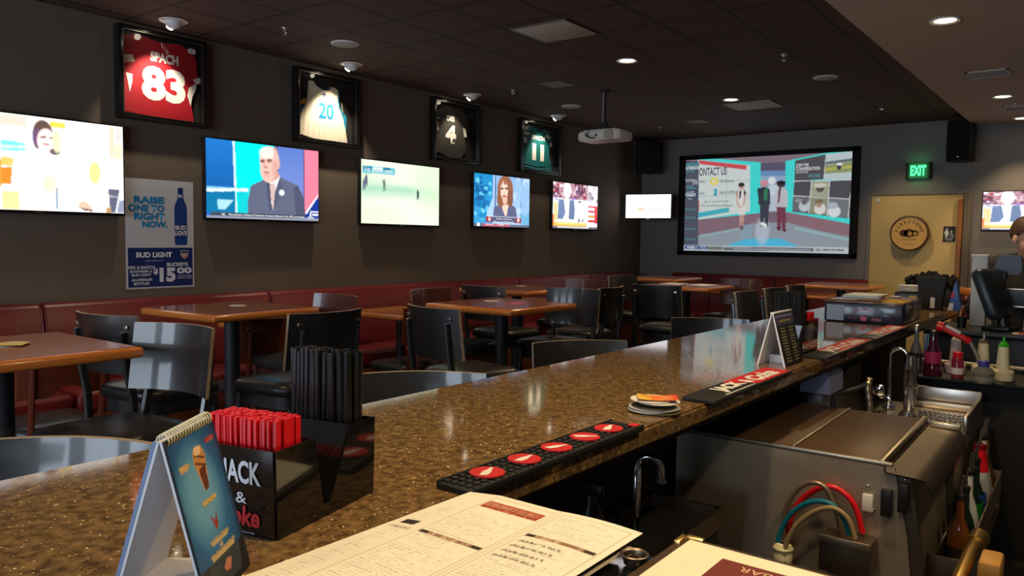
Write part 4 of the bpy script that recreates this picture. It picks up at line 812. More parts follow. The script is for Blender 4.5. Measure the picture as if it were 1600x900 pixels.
# ------------------------------------------------------------------ chairs (sitter faces +y)
def make_chair(name, label, cat, sh, bb, btop, wood, wear, seatm, arch=False, strip=True, group=None):
    t = thing(name, label, cat, (0, 0, FZ), 0, group)
    def seat_outline(k, n=36):
        P = []
        for i in range(n):
            a = 2*PI*i/n; c, s = math.cos(a), math.sin(a); e = .36
            x = math.copysign(abs(c)**e, c)*.215; y = math.copysign(abs(s)**e, s)*.205
            x *= 1+.10*(y/.205)*1.0; P.append((x*k, y*k))
        return P
    b = MB(); rings = []
    for k, z in [(.93, sh-.062), (.985, sh-.055), (1.0, sh-.032), (.985, sh-.012), (.90, sh), (.55, sh+.010), (.2, sh+.013)]: rings.append([Vector((x, y, z)) for x, y in seat_outline(k)])
    n = len(rings[0]); R = [[b.bm.verts.new(p) for p in r] for r in rings]
    for i in range(len(R)-1):
        for j in range(n): b.bm.faces.new((R[i][j], R[i][(j+1) % n], R[i+1][(j+1) % n], R[i+1][j]))
    b.bm.faces.new(R[0][::-1]); b.bm.faces.new(R[-1]); b.build('seat', seatm, t, ang=60)
    b = MB(); b.prism(seat_outline(.9), topmap(sh-.125), topmap(sh-.060)); b.build('seat_frame', wood, t)
    # curved back panel
    rake = lambda z: -.205-.045*(z-sh)/(btop-sh)
    def pan(u, z, d): return Vector((u*.218, rake(z)-.062*(1-u*u)-d, z))
    nu, nz = 18, 6; b = MB(); us = np.linspace(-1, 1, nu+1)
    def zz(u, k):
        lo = bb
        if arch: lo = bb+.05*math.exp(-(u/.33)**4)
        return lo+(btop-lo)*k/nz
    F = [[b.bm.verts.new(pan(u, zz(u, k), 0)) for u in us] for k in range(nz+1)]; Bk = [[b.bm.verts.new(pan(u, zz(u, k), .017)) for u in us] for k in range(nz+1)]
    for k in range(nz):
        for j in range(nu):
            b.bm.faces.new((F[k][j], F[k][j+1], F[k+1][j+1], F[k+1][j])); b.bm.faces.new((Bk[k][j], Bk[k+1][j], Bk[k+1][j+1], Bk[k][j+1]))
    ed = []
    for j in range(nu): ed += [(F[nz][j], F[nz][j+1], Bk[nz][j+1], Bk[nz][j]), (F[0][j], Bk[0][j], Bk[0][j+1], F[0][j+1])]
    for k in range(nz): ed += [(F[k][0], F[k+1][0], Bk[k+1][0], Bk[k][0]), (F[k][nu], Bk[k][nu], Bk[k+1][nu], F[k+1][nu])]
    for e in ed: b.bm.faces.new(e).material_index = 1
    b.build('backrest', [wood, wear], t)
    # legs: rear pair run up behind the panel
    for s in (-1, 1):
        px = s*.165; top = bb+(btop-bb)*.72; zm = sh-.02
        py = lambda z: rake(z)-.062*(1-(.165/.212)**2)-.017-.013
        b = MB(); b.tube([(px*1.12, -.29, 0), (px*1.02, -.235, sh*.55), (px, py(sh)+.01, zm), (px, py(bb), bb), (px, py(top), top)], [.018, .02, .021, .02, .015], 8, flat=.75)
        b.build('leg', wood, t)
    for s in (-1, 1): MB().tube([(s*.205, .205, 0), (s*.195, .185, sh*.5), (s*.185, .165, sh-.07)], [.015, .018, .021], 8).build('leg', wood, t)
    lo = .24 if sh > .6 else .2
    b = MB(); f = lambda z: .165+.04*(1-z/sh); g = lambda z: -.29+.07*(z/sh)
    b.box((0, f(lo), lo), (.37, .022, .035), .004)
    MBs = MB().box((0, g(lo+.06), lo+.06), (.33, .02, .03), .004); MBs.build('stretcher', wood, t); b.build('footrest', wood, t)
    for s in (-1, 1): MB().box((s*.188, (f(lo+.03)+g(lo+.03))/2, lo+.03), (.02, .43, .03), .004).build('stretcher', wood, t)
    if strip: MB().box((0, f(lo)-.0, lo+.019), (.36, .026, .004), .001).build('footrest_strip', M['brass'], t)
    for s in (-1, 1):
        z = bb+(btop-bb)*.80; p = pan(s*.78, z, .018); MB().box(p, (.034, .006, .018), .002).build('screw_plate', M['steel'], t)
    return t
st0 = make_chair('bar_stool', '', 'bar stool', .72, .80, 1.065, M['lacq'], M['wear'], M['vinyl'])
mc0 = make_chair('dining_chair', '', 'chair', .46, .62, .90, M['mahog'], mat('mahogany_edge', L3(110, 56, 30), .4), mat('dark_seat_vinyl', (.03, .032, .034), .3, bump=.1, bscale=60), arch=True, strip=False)
used = {}
def put(proto, x, y, deg, label, group, sc=None, dz=0):
    """x,y = centre of the seat, deg = direction the sitter faces (0 = +x)"""
    rz = math.radians(deg-90)
    if proto.name not in used:
        used[proto.name] = 1; t = proto; t.location = (x, y, FZ+dz); t.rotation_euler = (0, 0, rz); t['label'] = label; t['group'] = group
        if sc: t.scale = sc
        return t
    return dup(proto, (x, y, FZ+dz), rz, label, group, sc)
G1 = 'black stools around the high tables'
put(st0, -2.83, 1.37, 280, 'black stool with bright blue reflections on its back, at the nearest table', G1)
put(st0, -3.56, 1.93, 98, 'black stool behind the nearest table, curved back seen from the rear', G1)
put(st0, -3.18, 2.42, 180, 'black stool at the right of the table by the poster, rising behind black straws', G1)
put(st0, -2.69, 3.22, 80, 'black stool seen from behind in front of the middle table', G1)
put(st0, -3.01, 4.54, 274, 'black stool with shiny back at the far right corner of the middle table', G1)
put(st0, -3.68, 4.82, 88, 'black stool behind the middle table, only its back top showing', G1)
put(st0, -3.20, 5.17, 186, 'black stool hidden behind the shiny stool of the middle table', G1)
put(st0, -3.57, 6.93, -12, 'black stool at the left of the table below the big screen, striped reflections', G1)
put(st0, -2.84, 5.99, 93, 'black stool seen square from behind, in front of the table below the big screen', G1)
ms0 = make_chair('bar_stool', '', 'bar stool', .72, .80, 1.065, M['mahogl'], mat('mahogany_rim', L3(130, 84, 66), .4), mat('dark_seat_vinyl', (.03, .032, .034), .3, bump=.1, bscale=60), arch=True)
GM = 'mahogany stools at the high tables'
put(ms0, -3.72, 2.88, 265, 'mahogany stool with pale sheen beyond the table by the poster', GM)
put(ms0, -3.43, 4.00, 5, 'mahogany stool at the left of the middle table, half covered by a black stool', GM)
put(ms0, -3.68, 5.74, 265, 'mahogany stool beyond the high table near the wall, farther back', GM)
put(ms0, -2.84, 7.40, 268, 'mahogany stool with arched back cutout below the projection screen', GM, (1, 1, .985))
G2 = 'black stools along the bar'
S2 = (1, 1, .92)
put(st0, -1.56, .50, -52, 'black bar stool at the left picture edge, nearest along the bar', G2, S2)
put(st0, -1.55, 1.62, -47, 'second black bar stool along the bar, right of the black straws', G2, S2)
put(st0, -1.55, 2.69, -37, 'third black bar stool along the bar, left of the coaster stack', G2, S2)
put(st0, -1.61, 3.99, -61, 'fourth black bar stool along the bar, above the screen reflection', G2, S2)
for y, lab in [(5.40, 'fifth black bar stool along the bar, left of the white table tent'), (6.0, 'sixth black bar stool along the bar, behind the far straws'), (6.55, 'last black bar stool along the bar, beyond the dark printed box')]:
    put(st0, -1.70, y, 0, lab, G2)
G3 = 'mahogany chairs at the booth tables'
put(mc0, -4.27, 4.33, 172, 'low mahogany chair facing the second booth table, seen between two stools', G3)
put(mc0, -4.43, 3.06, 172, 'low dark mahogany chair behind the table by the poster, at the first booth table', G3)
put(mc0, -3.15, 8.98, 95, 'low mahogany chair at the far booth tables below the big screen', G3)
put(mc0, -4.30, 1.72, 180, 'low mahogany chair behind the nearest high table, facing the wall bench', G3)

# ------------------------------------------------------------------ the bar
XC = lambda y: -1.503+.0125*(y-.5)      # customer edge
XT = lambda y: -.825+.0185*(y-.5)       # bartender edge
Y0, Y1 = -.5, 6.3
b = MB(); poly = [(XC(Y0), Y0), (XC(Y1), Y1), (XT(Y1), Y1), (XT(Y0), Y0)]
b.prism(poly, topmap(1.025), topmap(1.07)); bmesh.ops.bevel(b.bm, geom=[e for e in b.bm.edges if abs(e.verts[0].co.z-e.verts[1].co.z) < .001], offset=.006, segments=2, affect='EDGES')
BAR = thing('bar_counter', 'long bar counter with speckled brown stone top running away from the viewer', 'bar', (0, 0, 0))
b.build('countertop', M['quartz'], BAR)
b = MB(); poly = [(XC(Y0)+.28, Y0+.1), (XC(Y1)+.28, Y1), (XC(Y1)+.36, Y1), (XC(Y0)+.36, Y0+.1)]; b.prism(poly, topmap(FZ), topmap(1.025)); b.build('die_wall', M['blackm'], BAR)
b = MB(); poly = [(XC(Y0)+.02, Y0+.02), (XC(Y1)+.02, Y1-.02), (XT(Y1)-.02, Y1-.02), (XT(Y0)-.02, Y0+.02)]; b.prism(poly, topmap(1.005), topmap(1.025)); b.build('subtop', M['blackm'], BAR)
MB().tube([(XC(Y0)+.263, Y0+.1, FZ+.2), (XC(Y1)+.263, Y1-.1, FZ+.2)], .013, 10).build('foot_rail', M['brass'], BAR)
# short return of the bar under the menus
RT = thing('bar_return', 'short black return of the bar under the menus at the bottom edge', 'bar', (0, 0, 0))
MB().box((-.46, .45, 1.045), (.66, 1.0, .05), .008).build('countertop', M['blackgloss'], RT)
MB().box((-.46, .43, .55), (.6, .9, .94), .01).build('cabinet', M['blackm'], RT)
BT = 1.0705    # bar top level
# ------------------------------------------------------------------ table coasters and cards
def coaster(loc, r, mats, label, cat='coaster', group=None, rz=0, square=False, th=.0016, tilt=(0, 0)):
    b = MB()
    if square: b.box((0, 0, th/2), (r*2, r*2*.8, th), .0)
    else: b.lathe([(0, 0), (r, 0), (r, th), (0, th)], n=32)
    o = b.build('coaster', mats); o.location = loc; o.rotation_euler = (tilt[0], tilt[1], rz); return tag(o, label, cat, group)
M['coastw'] = mat('coaster_board', L3(214, 208, 196), .7)
M['coasty'] = mat('coaster_yellow', L3(206, 176, 84), .6, var=.25, vscale=40)
M['coastd'] = mat('coaster_dark', L3(70, 62, 40), .6, var=.3, vscale=40)
TZ = 1.07+.0022
for k, (dx, dy, m) in enumerate([(0, 0, 'coastw'), (.006, .004, 'coastd'), (-.01, .01, 'coastw'), (.012, -.006, 'coasty')]):
    coaster((-3.28+dx, 1.20+dy, TZ+.0018*k), .055, M[m], ['lowest pale coaster of the pile on the nearest high table', 'dark coaster in the pile on the nearest high table', 'upper pale coaster in the pile on the nearest high table', 'yellow coaster on top of the pile on the nearest high table'][k], group='coasters on the nearest table', square=(m == 'coasty'), rz=.3*k)
coaster((-4.17, 2.773, TZ), .05, M['coastw'], 'round white coaster on the table in front of the poster', group='single coasters on the high tables')
coaster((-3.297, 4.171, TZ), .05, M['coastw'], 'round white coaster on the middle high table', group='single coasters on the high tables')
o = MB().box((0, 0, .001), (.12, .2, .002)).build('flyer', mat('flyer_red', L3(190, 70, 74), .4)); o.location = (-3.06, 4.14, TZ); o.rotation_euler = (0, 0, .3); tag(o, 'red and white flyer lying on the middle high table', 'flyer')
coaster((-4.2, 5.75, TZ), .05, M['coastw'], 'round white coaster on the high table behind the middle one', group='single coasters on the high tables')
for k, (x, y, r) in enumerate([(-3.36, 7.22, .1), (-3.07, 7.26, -.1)]):
    o = MB().box((0, 0, .001), (.21, .28, .002)).build('menu_sheet', M['card']); o.location = (x, y, TZ+.0*k); o.rotation_euler = (0, 0, r); tag(o, ['left white sheet', 'right white sheet'][k]+' on the high table below the projection screen', 'menu', 'white sheets on the far table')

# ------------------------------------------------------------------ bar mats
def bar_mat_bottles():
    t = thing('bar_mat', 'black ribbed rubber bar mat with five red discs, nearest the viewer', 'bar mat', (-.838, 1.268, BT), -.01)
    w, l = .086, .595
    MB().box((0, 0, .005), (w, l, .010), .002).build('base', M['rubber'], t)
    b = MB()
    for i in range(30):
        for j in range(5): b.box((-.033+.0165*j, -l/2+.018+.0193*i, .0115), (.010, .012, .004), .001, seg=1)
    b.build('nubs', M['rubber'], t)
    for s in (-1, 1): MB().box((s*(w/2-.002), 0, .008), (.004, l, .014), .001).build('border', M['rubber'], t)
    for k, (y, a) in enumerate(zip([-.208, -.097, .011, .118, .216], [.35, 0.05, -.35, -.9, .3])):
        d = MB().lathe([(0, .0132), (.032, .0132), (.032, .0158), (0, .0158)], c=(-.003, y, 0), n=32).build('red_disc', M['redmat'], t)
        c, s = math.cos(a), math.sin(a); f = lambda u, v: Vector((-.003+(u*c-v*s), y+(u*s+v*c), .0164))
        MB().raw([f(*p) for p in [(-.007, -.025), (.007, -.02), (.008, 0), (.004, .012), (.003, .026), (-.003, .026), (-.004, .012), (-.008, 0)]], [tuple(range(8))]).build('bottle_mark', M['whiteprint'], d, tag='flat')
    MB().box((.026, .28, .0145), (.02, .022, .002)).build('red_tag', M['redmat'], t)
bar_mat_bottles()
def bar_mat_jack(loc, rz, label, ln=.63, dark=.40):
    t = thing('bar_mat', label, 'bar mat', loc, rz, 'long printed rubber bar mats')
    w = .095
    MB().box((0, 0, .006), (w, ln, .012), .003).build('base', M['rubber'], t)
    b = MB(); b.raw([(-w/2+.004, -ln/2+.02+(ln-.03)*dark, .0128), (w/2-.004, -ln/2+.02+(ln-.03)*(dark+.12), .0128), (w/2-.004, ln/2-.006, .0128), (-w/2+.004, ln/2-.006, .0128)], [(0, 1, 2, 3)]); b.build('red_field', M['redmat'], t, tag='flat')
    f = lambda x, z: Vector((-z, x, .0136))        # reads along the mat, top towards the guests
    b = MB(); b.text('JACK', -ln*.30, -ln*.02, -.034, .030, f, bold=.06); b.text('&', ln*.0, ln*.07, -.026, .02, f, bold=.05); b.text('Coke', ln*.09, ln*.40, -.034, .028, f, bold=.06, shear=.2)
    b.raw([f(*p) for p in [(-ln*.36, -.042), (ln*.0, -.042), (ln*.0, -.038), (-ln*.36, -.038)]], [(0, 1, 2, 3)])
    b.build('lettering', M['whiteprint'], t, tag='flat')
bar_mat_jack((-.819, 2.25, BT), -.01, 'black and red bar mat with white lettering in front of the white tent card')
bar_mat_jack((-.800, 3.30, BT), -.016, 'red bar mat with white lettering beside the far straw caddy', .68, .2)
bar_mat_jack((-.787, 4.03, BT), -.016, 'red bar mat with white lettering touching the dark printed box', .66, .2)

# ------------------------------------------------------------------ coaster stack on the bar
for k in range(9):
    coaster((-.868+.010*math.sin(k*2.1)+(.008 if k < 2 else 0), 1.766+.008*math.cos(k*1.7), BT+.0004+.0023*k+(.0012*k if k > 6 else 0)), .054, M['coastd'] if k in (1, 6) else M['coastw'], ('bottom', 'second', 'third', 'fourth', 'fifth', 'sixth', 'seventh', 'eighth', 'ninth')[k]+' round coaster from below in the pile between the bar mats', group='coasters in the pile on the bar', th=.002)
im = Img(60, 48, (236, 180, 60)); im.gradv(0, 0, 1, 1, (244, 196, 70), (214, 60, 40), True); im.ell(.7, .5, .18, .22, (240, 150, 70)); im.ell(.7, .5, .13, .15, (206, 50, 36)); im.rect(.05, .2, .3, .3, (60, 40, 20)); im.rect(.62, .46, .78, .54, (250, 236, 200)); im.rect(.35, .1, .55, .9, (232, 120, 50))
o = picture('beer_card', im, attr_mat('beer_card_print', .4), lambda u, v: (-.05+.1*u, .034-.068*v, .0022+.004*(2*u-1)**2)); o.location = (-.862, 1.772, BT+.0315); o.rotation_euler = (0, 0, .55)
tag(o, 'curled yellow and red card lying on top of the coaster pile', 'card')

# ------------------------------------------------------------------ near table tent (spiral bound)
A = Vector((-.834, .452)); B = Vector((-.906, .555)); dr = (B-A).normalized(); pr = Vector((dr.y, -dr.x)); pr = pr if pr.x > 0 else -pr
T1 = thing('table_tent', 'teal spiral bound tent card at the bottom left, beside red stirrers', 'table tent', ((A.x+B.x)/2, (A.y+B.y)/2, BT), math.atan2(-pr.x, pr.y)+PI/2)
# local: +x = page side (pr), +y along the ridge
ly = (B-A).length/2; hb = .195
T1.rotation_euler = (0, 0, math.atan2(pr.y, pr.x))
sgn = 1 if Vector((-math.sin(T1.rotation_euler.z), math.cos(T1.rotation_euler.z))).dot(dr) > 0 else -1
bm_ = lambda s, off: [Vector((s*(.056 if s < 0 else .050)+off*s, -ly, .001)), Vector((s*(.056 if s < 0 else .050)+off*s, ly, .001)), Vector((off*s, ly, hb)), Vector((off*s, -ly, hb))]
def slab(p, q, name, m, par):
    b = MB(); v = p+q; b.raw(v, [(0, 1, 2, 3), (7, 6, 5, 4), (0, 4, 5, 1), (1, 5, 6, 2), (2, 6, 7, 3), (3, 7, 4, 0)]); return b.build(name, m, par)
slab(bm_(1, 0), bm_(1, .003), 'front_board', M['card'], T1); slab(bm_(-1, 0), bm_(-1, .003), 'back_board', M['card'], T1)
M['pagestack'] = mat('page_stack_blue', L3(120, 140, 176), .6, var=.3, vscale=120, stretch=(30, 1, 1))
slab(bm_(-1, .0032), bm_(-1, .008), 'back_pages', M['pagestack'], T1)
slab(bm_(1, .0032), bm_(1, .0062), 'front_pages', M['blackm'], T1)
b = MB(); b.box((-.003, 0, .006), (.104, ly*2, .003)); b.build('base_flap', M['card'], T1)
im = Img(90, 140, (26, 52, 84)); im.gradv(0, 0, 1, .86, (24, 46, 92), (22, 52, 102)); im.ell(.42, .42, .32, .30, (44, 116, 176), .9, 1.2); im.ell(.40, .38, .2, .16, (120, 180, 214), .7, 1.3); im.rect(.93, 0, 1, 1, (20, 34, 50), .6); im.rect(0, .80, 1, 1, (22, 28, 36), 1); im.poly([(.2, .80), (.12, .98), (.80, .98), (.88, .80)], (70, 80, 92), .5)
im.poly([(.42, .12), (.60, .09), (.66, .16), (.60, .30), (.58, .37), (.48, .38), (.45, .30), (.40, .18)], (196, 140, 84)); im.poly([(.46, .24), (.60, .22), (.58, .37), (.49, .38)], (96, 48, 30)); im.line(.44, .14, .62, .18, .012, (90, 50, 30)); im.line(.43, .19, .62, .23, .012, (90, 50, 30)); im.ell(.52, .12, .08, .03, (230, 196, 150))
im.rect(.12, .16, .28, .20, (214, 180, 120), .8); im.rect(.74, .08, .9, .11, (206, 130, 110), .8); im.rect(.36, .43, .64, .46, (206, 170, 60), .8)
im.poly([(.44, .53), (.52, .58), (.58, .53), (.56, .62), (.50, .64), (.48, .60)], (150, 60, 50)); im.rect(.34, .69, .7, .715, (214, 190, 120), .8); im.rect(.48, .735, .54, .75, (214, 190, 150), .8); im.rect(.28, .77, .78, .80, (214, 190, 120), .8); im.poly([(.45, .88), (.55, .84), (.64, .86), (.58, .92), (.48, .91)], (190, 120, 100))
bl = bm_(1, .0066)
fr = (lambda u, v: (bl[3]*(1-v)+bl[0]*v)*(1-u)+(bl[2]*(1-v)+bl[1]*v)*u) if sgn > 0 else (lambda u, v: (bl[2]*(1-v)+bl[1]*v)*(1-u)+(bl[3]*(1-v)+bl[0]*v)*u)
pg = picture('printed_page', im, attr_mat('tent_print', .35), lambda u, v: fr(u, .03+.95*v), T1)
def on_page(txt, u0, u1, v0, v1, m, bold=0):
    return MB().text(txt, u0, u1, -v1, -v0, lambda x, z: fr(x, .03+.95*(-z))+Vector((.0008, 0, .0004)), bold=bold).build('page_lettering', m, T1, tag='flat')
M['goldprint'] = mat('gold_print', L3(226, 196, 120), .5)
on_page('PRESEASON', .10, .30, .155, .185, M['goldprint'], .02); on_page('GAME DAY', .70, .92, .07, .10, M['redprint'], .02); on_page('HOUSTON TEXANS', .30, .72, .675, .70, M['goldprint'], .02); on_page('at', .47, .54, .72, .74, M['goldprint']); on_page('NEW ENGLAND PATRIOTS', .24, .80, .755, .78, M['goldprint'], .02); on_page('KICKOFF', .36, .66, .43, .46, M['goldprint'], .03)
b = MB(); n = 17
for k in range(n):
    y = -ly+.006+(2*ly-.012)*k/(n-1)
    ringb = MB(); ringb.tube([(.0075*math.cos(a)+.001, y+.0008*math.sin(a), hb-.001+.0085*math.sin(a)) for a in np.linspace(0, 2*PI, 11)[:-1]], .0011, 5, closed=True); ringb.build('spiral_ring', M['cream'], T1)
b.bm.free()

# ------------------------------------------------------------------ near straw caddy
C0 = Vector((-.901, .66)); sd = Vector((-.222, .975)); fd = Vector((-.975, -.222))
K1 = thing('straw_caddy', 'black acrylic napkin and straw caddy nearest the viewer, printed front', 'caddy', (C0.x, C0.y, BT), math.atan2(sd.y, sd.x)-PI/2)
# local: +y = depth (sd), -x = width (fd)
CW, CD, CH = .142, .236, .128
side = [(0, 0), (CD, 0), (CD+.004, CH), (CD-.062, CH), (.118, .02), (.102, .02), (.082, CH), (-.004, CH)]
def caddy_shell(t, side, CW, mat_, th=.003):
    for x in (-th/2, -CW+th/2):
        b = MB(); b.prism(side, lambda y, z: Vector((x-th/2, y, z)), lambda y, z: Vector((x+th/2, y, z))); b.build('side_panel', mat_, t)
    def pan(y0, z0, y1, z1, name):
        d = Vector((y1-y0, z1-z0)).normalized(); nx = Vector((-d.y, d.x))*th
        b = MB(); v = []
        for x in (-th, -CW+th):
            v += [Vector((x, y0, z0)), Vector((x, y1, z1)), Vector((x, y1+nx.x, z1+nx.y)), Vector((x, y0+nx.x, z0+nx.y))]
        b.raw(v, [(0, 1, 2, 3), (7, 6, 5, 4), (0, 4, 5, 1), (1, 5, 6, 2), (2, 6, 7, 3), (3, 7, 4, 0)]); b.build(name, mat_, t)
    return pan
pan = caddy_shell(K1, side, CW, M['blackgloss'])
pan(0, 0, -.004, CH, 'front_panel'); pan(.101, .02, .081, CH, 'divider'); pan(.118, .02, CD-.062, CH, 'divider'); pan(CD, 0, CD+.004, CH, 'rear_panel')
MB().box((-CW/2, CD/2, .002), (CW-.006, CD-.004, .004)).build('floor_panel', M['blackgloss'], K1)
M['silver'] = mat('silver_print', L3(196, 200, 206), .4); M['rprint'] = mat('coke_red_print', L3(190, 30, 36), .4)
fc = lambda x, z: Vector((-CW+x, -.0022-.004*z/CH-.003, z))
MB().text('JACK', .047, .118, .066, .110, fc, bold=.03).build('lettering', M['silver'], K1, tag='flat')
MB().text('&', .071, .091, .047, .063, fc, bold=.01).build('lettering', M['silver'], K1, tag='flat')
MB().text("Coke", .038, .114, .014, .044, fc, bold=.03, shear=.12).build('red_lettering', M['rprint'], K1, tag='flat')
MB().text('Enjoy Cocktails Responsibly', .05, .104, .003, .007, fc).build('small_lettering', M['silver'], K1, tag='flat')
def loc_on(t, x, y, z): return Matrix.Translation(t.location) @ Euler((0, 0, t.rotation_euler.z)).to_matrix().to_4x4() @ Vector((x, y, z))
# red stirrers: one mesh shared by every stick
stick = None
def put_sticks(t, spots, me_mat, name, label, cat, group, h, r, tiltmax=.03, hollow=True):
    global rng
    proto = None
    for (x, y, z) in spots:
        p = loc_on(t, x, y, z)
        if proto is None:
            if hollow: b = MB().lathe([(r, 0), (r, h), (r*.78, h), (r*.78, h-.01), (0, h-.011)], n=8)
            else: b = MB().box((0, 0, h/2), (r, r*2.4, h), .0004, seg=1)
            o = proto = b.build(name, me_mat)
        else: o = proto.copy(); COL.objects.link(o)
        o.location = p; o.rotation_euler = (rng.uniform(-tiltmax, tiltmax), rng.uniform(-tiltmax, tiltmax), t.rotation_euler.z)
        tag(o, label, cat, group)
sp = []
for i in range(22):
    for j in range(4): sp.append((-.010-.0059*i, .012+.0135*j+.002*(i % 2), .006+.002*rng.random()))
put_sticks(K1, sp, M['red'], 'stirrer', 'red plastic stirrer packed in the caddy beside the teal tent card', 'stirrer', 'red stirrers in the near caddy', .160, .0046, .012, hollow=False)
sp = []
for i in range(13):
    for j in range(5):
        sp.append((-.014-.0092*i+rng.uniform(-.002, .002), CD-.055+.0095*j+rng.uniform(-.001, .001), .006+.006*rng.random()))
put_sticks(K1, sp, M['straw'], 'drinking_straw', 'black drinking straw standing in the near caddy', 'straw', 'black straws in the near caddy', .232, .0042, .025)

# ------------------------------------------------------------------ far tent card and far caddy
T2 = thing('table_tent', 'white tent card with black drinks list behind the long bar mat', 'table tent', (-.878, 2.78, BT), -.02)
hb2, l2 = .183, .095
def leg2(xb, off): return [Vector((xb+off, -l2, .0)), Vector((xb+off, l2, .0)), Vector((off*.6, l2, hb2)), Vector((off*.6, -l2, hb2))]
slab(leg2(-.042, 0), leg2(-.042, -.006), 'left_board', M['card'], T2); slab(leg2(.046, 0), leg2(.046, .003), 'right_board', M['card'], T2)
slab(leg2(.046, .0032), leg2(.046, .007), 'page_stack', M['card'], T2)
MB().box((0, 0, hb2+.001), (.014, 2*l2, .006), .002).build('binding_strip', M['card'], T2)
MB().box((.002, 0, .014), (.08, .004, .028)).build('base_strip', M['card'], T2)
im = Img(100, 100, (34, 36, 34)); im.rect(0, 0, 1, .24, (70, 72, 100)); im.rect(.05, .05, .95, .09, (130, 130, 160)); im.rect(.2, .14, .8, .18, (150, 134, 90)); im.gradv(0, .25, 1, 1, (44, 48, 42), (30, 24, 24))
for r in range(12):
    y = .29+.055*r; im.rect(.16+.02*math.sin(r), y, .42, y+.02, (150, 146, 124), .8); im.rect(.6, y, .84+.04*math.cos(r*2), y+.02, (150, 140, 110), .8)
bl2 = leg2(.046, .0078)
picture('drinks_list', im, attr_mat('tent_print_dark', .4), lambda u, v: (bl2[3]*(1-v)+bl2[0]*v)*(1-u)+(bl2[2]*(1-v)+bl2[1]*v)*u, T2)
K2 = thing('straw_caddy', 'far black caddy with tall black straws and red stirrers on the bar', 'caddy', (-.860, 2.985, BT), -.02)
side2 = [(0, 0), (.19, 0), (.19, .135), (.075, .135), (.07, .118), (0, .118)]
pan = caddy_shell(K2, side2, .135, M['blackgloss']); pan(0, 0, 0, .118, 'front_panel'); pan(.075, .003, .075, .13, 'divider'); pan(.19, 0, .19, .135, 'rear_panel')
MB().box((-.0675, .095, .002), (.13, .186, .004)).build('floor_panel', M['blackgloss'], K2)
fc = lambda x, z: Vector((-.135+x, -.0035, z))
MB().box((-.0675, -.0018, .056), (.125, .002, .10)).build('front_card', mat('navy_card', L3(34, 38, 50), .3), K2)
MB().text('JACK', .018, .112, .062, .098, fc, bold=.03).build('lettering', M['silver'], K2, tag='flat'); MB().text('&', .055, .075, .045, .058, fc).build('lettering', M['silver'], K2, tag='flat'); MB().text('Coke', .02, .105, .014, .042, fc, bold=.03).build('red_lettering', M['rprint'], K2, tag='flat')
sp = [(-.012-.0088*i+rng.uniform(-.001, .001), .014+.013*j, .006+.005*rng.random()) for i in range(13) for j in range(4)]
put_sticks(K2, sp, M['straw'], 'drinking_straw', 'black drinking straw standing in the far caddy', 'straw', 'black straws in the far caddy', .232, .0040, .03)
sp = [(-.010-.0058*i, .095+.018*j, .006) for i in range(8) for j in range(4)]
put_sticks(K2, sp, M['red'], 'stirrer', 'red plastic stirrer in the rear of the far caddy', 'stirrer', 'red stirrers in the far caddy', .155, .0046, .012, hollow=False)

# ------------------------------------------------------------------ dark printed box, sheets on it, far bar end
JB = thing('garnish_box', 'long dark navy box with pink printed flame emblem on the bar', 'box', (-.985, 4.78, BT), .0)
MB().box((0, 0, .054), (.40, .56, .106), .008).build('body', mat('navy_box', L3(40, 44, 60), .25, coat=.4), JB)
MB().box((0, 0, .111), (.405, .565, .010), .003).build('lid', mat('lid_reflection_brown', L3(120, 84, 56), .12, coat=.5), JB)  # clear lid; the brown-orange reflections on it are put into the colour
MB().box((.145, -.16, .1175), (.11, .22, .004), .001).build('yellow_label', mat('yellow_label', L3(214, 164, 40), .25), JB)
MB().box((-.14, -.2815, .05), (.09, .002, .085)).build('grey_panel', mat('grey_panel', L3(120, 124, 134), .3), JB)
pk = mat('pink_print', L3(206, 70, 110), .4); f = lambda x, z: Vector((x, -.2828, z)); b = MB()
for k, ch in enumerate("JACK DANIEL'S"):
    if ch == ' ': b.build('arched_lettering', pk, JB, tag='flat'); b = MB(); continue
    a = (k-6)/6.5; v, fcs = text_geo(ch, .02); v = np.array(v); b.raw([f(.005+.058*a+(p[0]-v[:, 0].min())*.0125, .052+.016*(1-a*a)+p[1]*.022) for p in v], fcs)
b.build('arched_lettering', pk, JB, tag='flat'); b = MB(); b.text('FIRE', .048, .098, .015, .028, f, bold=.03); b.build('fire_lettering', pk, JB, tag='flat'); MB().text('TENNESSEE', -.078, -.022, .020, .026, f).build('small_lettering', pk, JB, tag='flat'); b = MB()
b.raw([f(*p) for p in [(-.006, .012), (.020, .012), (.026, .026), (.018, .036), (.014, .030), (.008, .046), (.002, .032), (-.006, .038), (-.012, .026)]], [tuple(range(9))])
b.build('flame_mark', pk, JB, tag='flat')
for k in range(2):
    o = MB().box((0, 0, .004), (.19, .26, .008), .001).build('menu_stack', mat('menu_grey_white', L3(196, 200, 196), .5)); o.location = (-1.06, 4.88+.02*k, BT+.1165+.0085*k); o.rotation_euler = (0, 0, .06-.08*k); tag(o, ['lower', 'upper'][k]+' white sheaf lying on the dark printed box', 'menu', 'white sheaves on the box')
coaster((-.92, 5.02, BT+.1165), .03, M['coastw'], 'small round white lid on the dark printed box', th=.006)
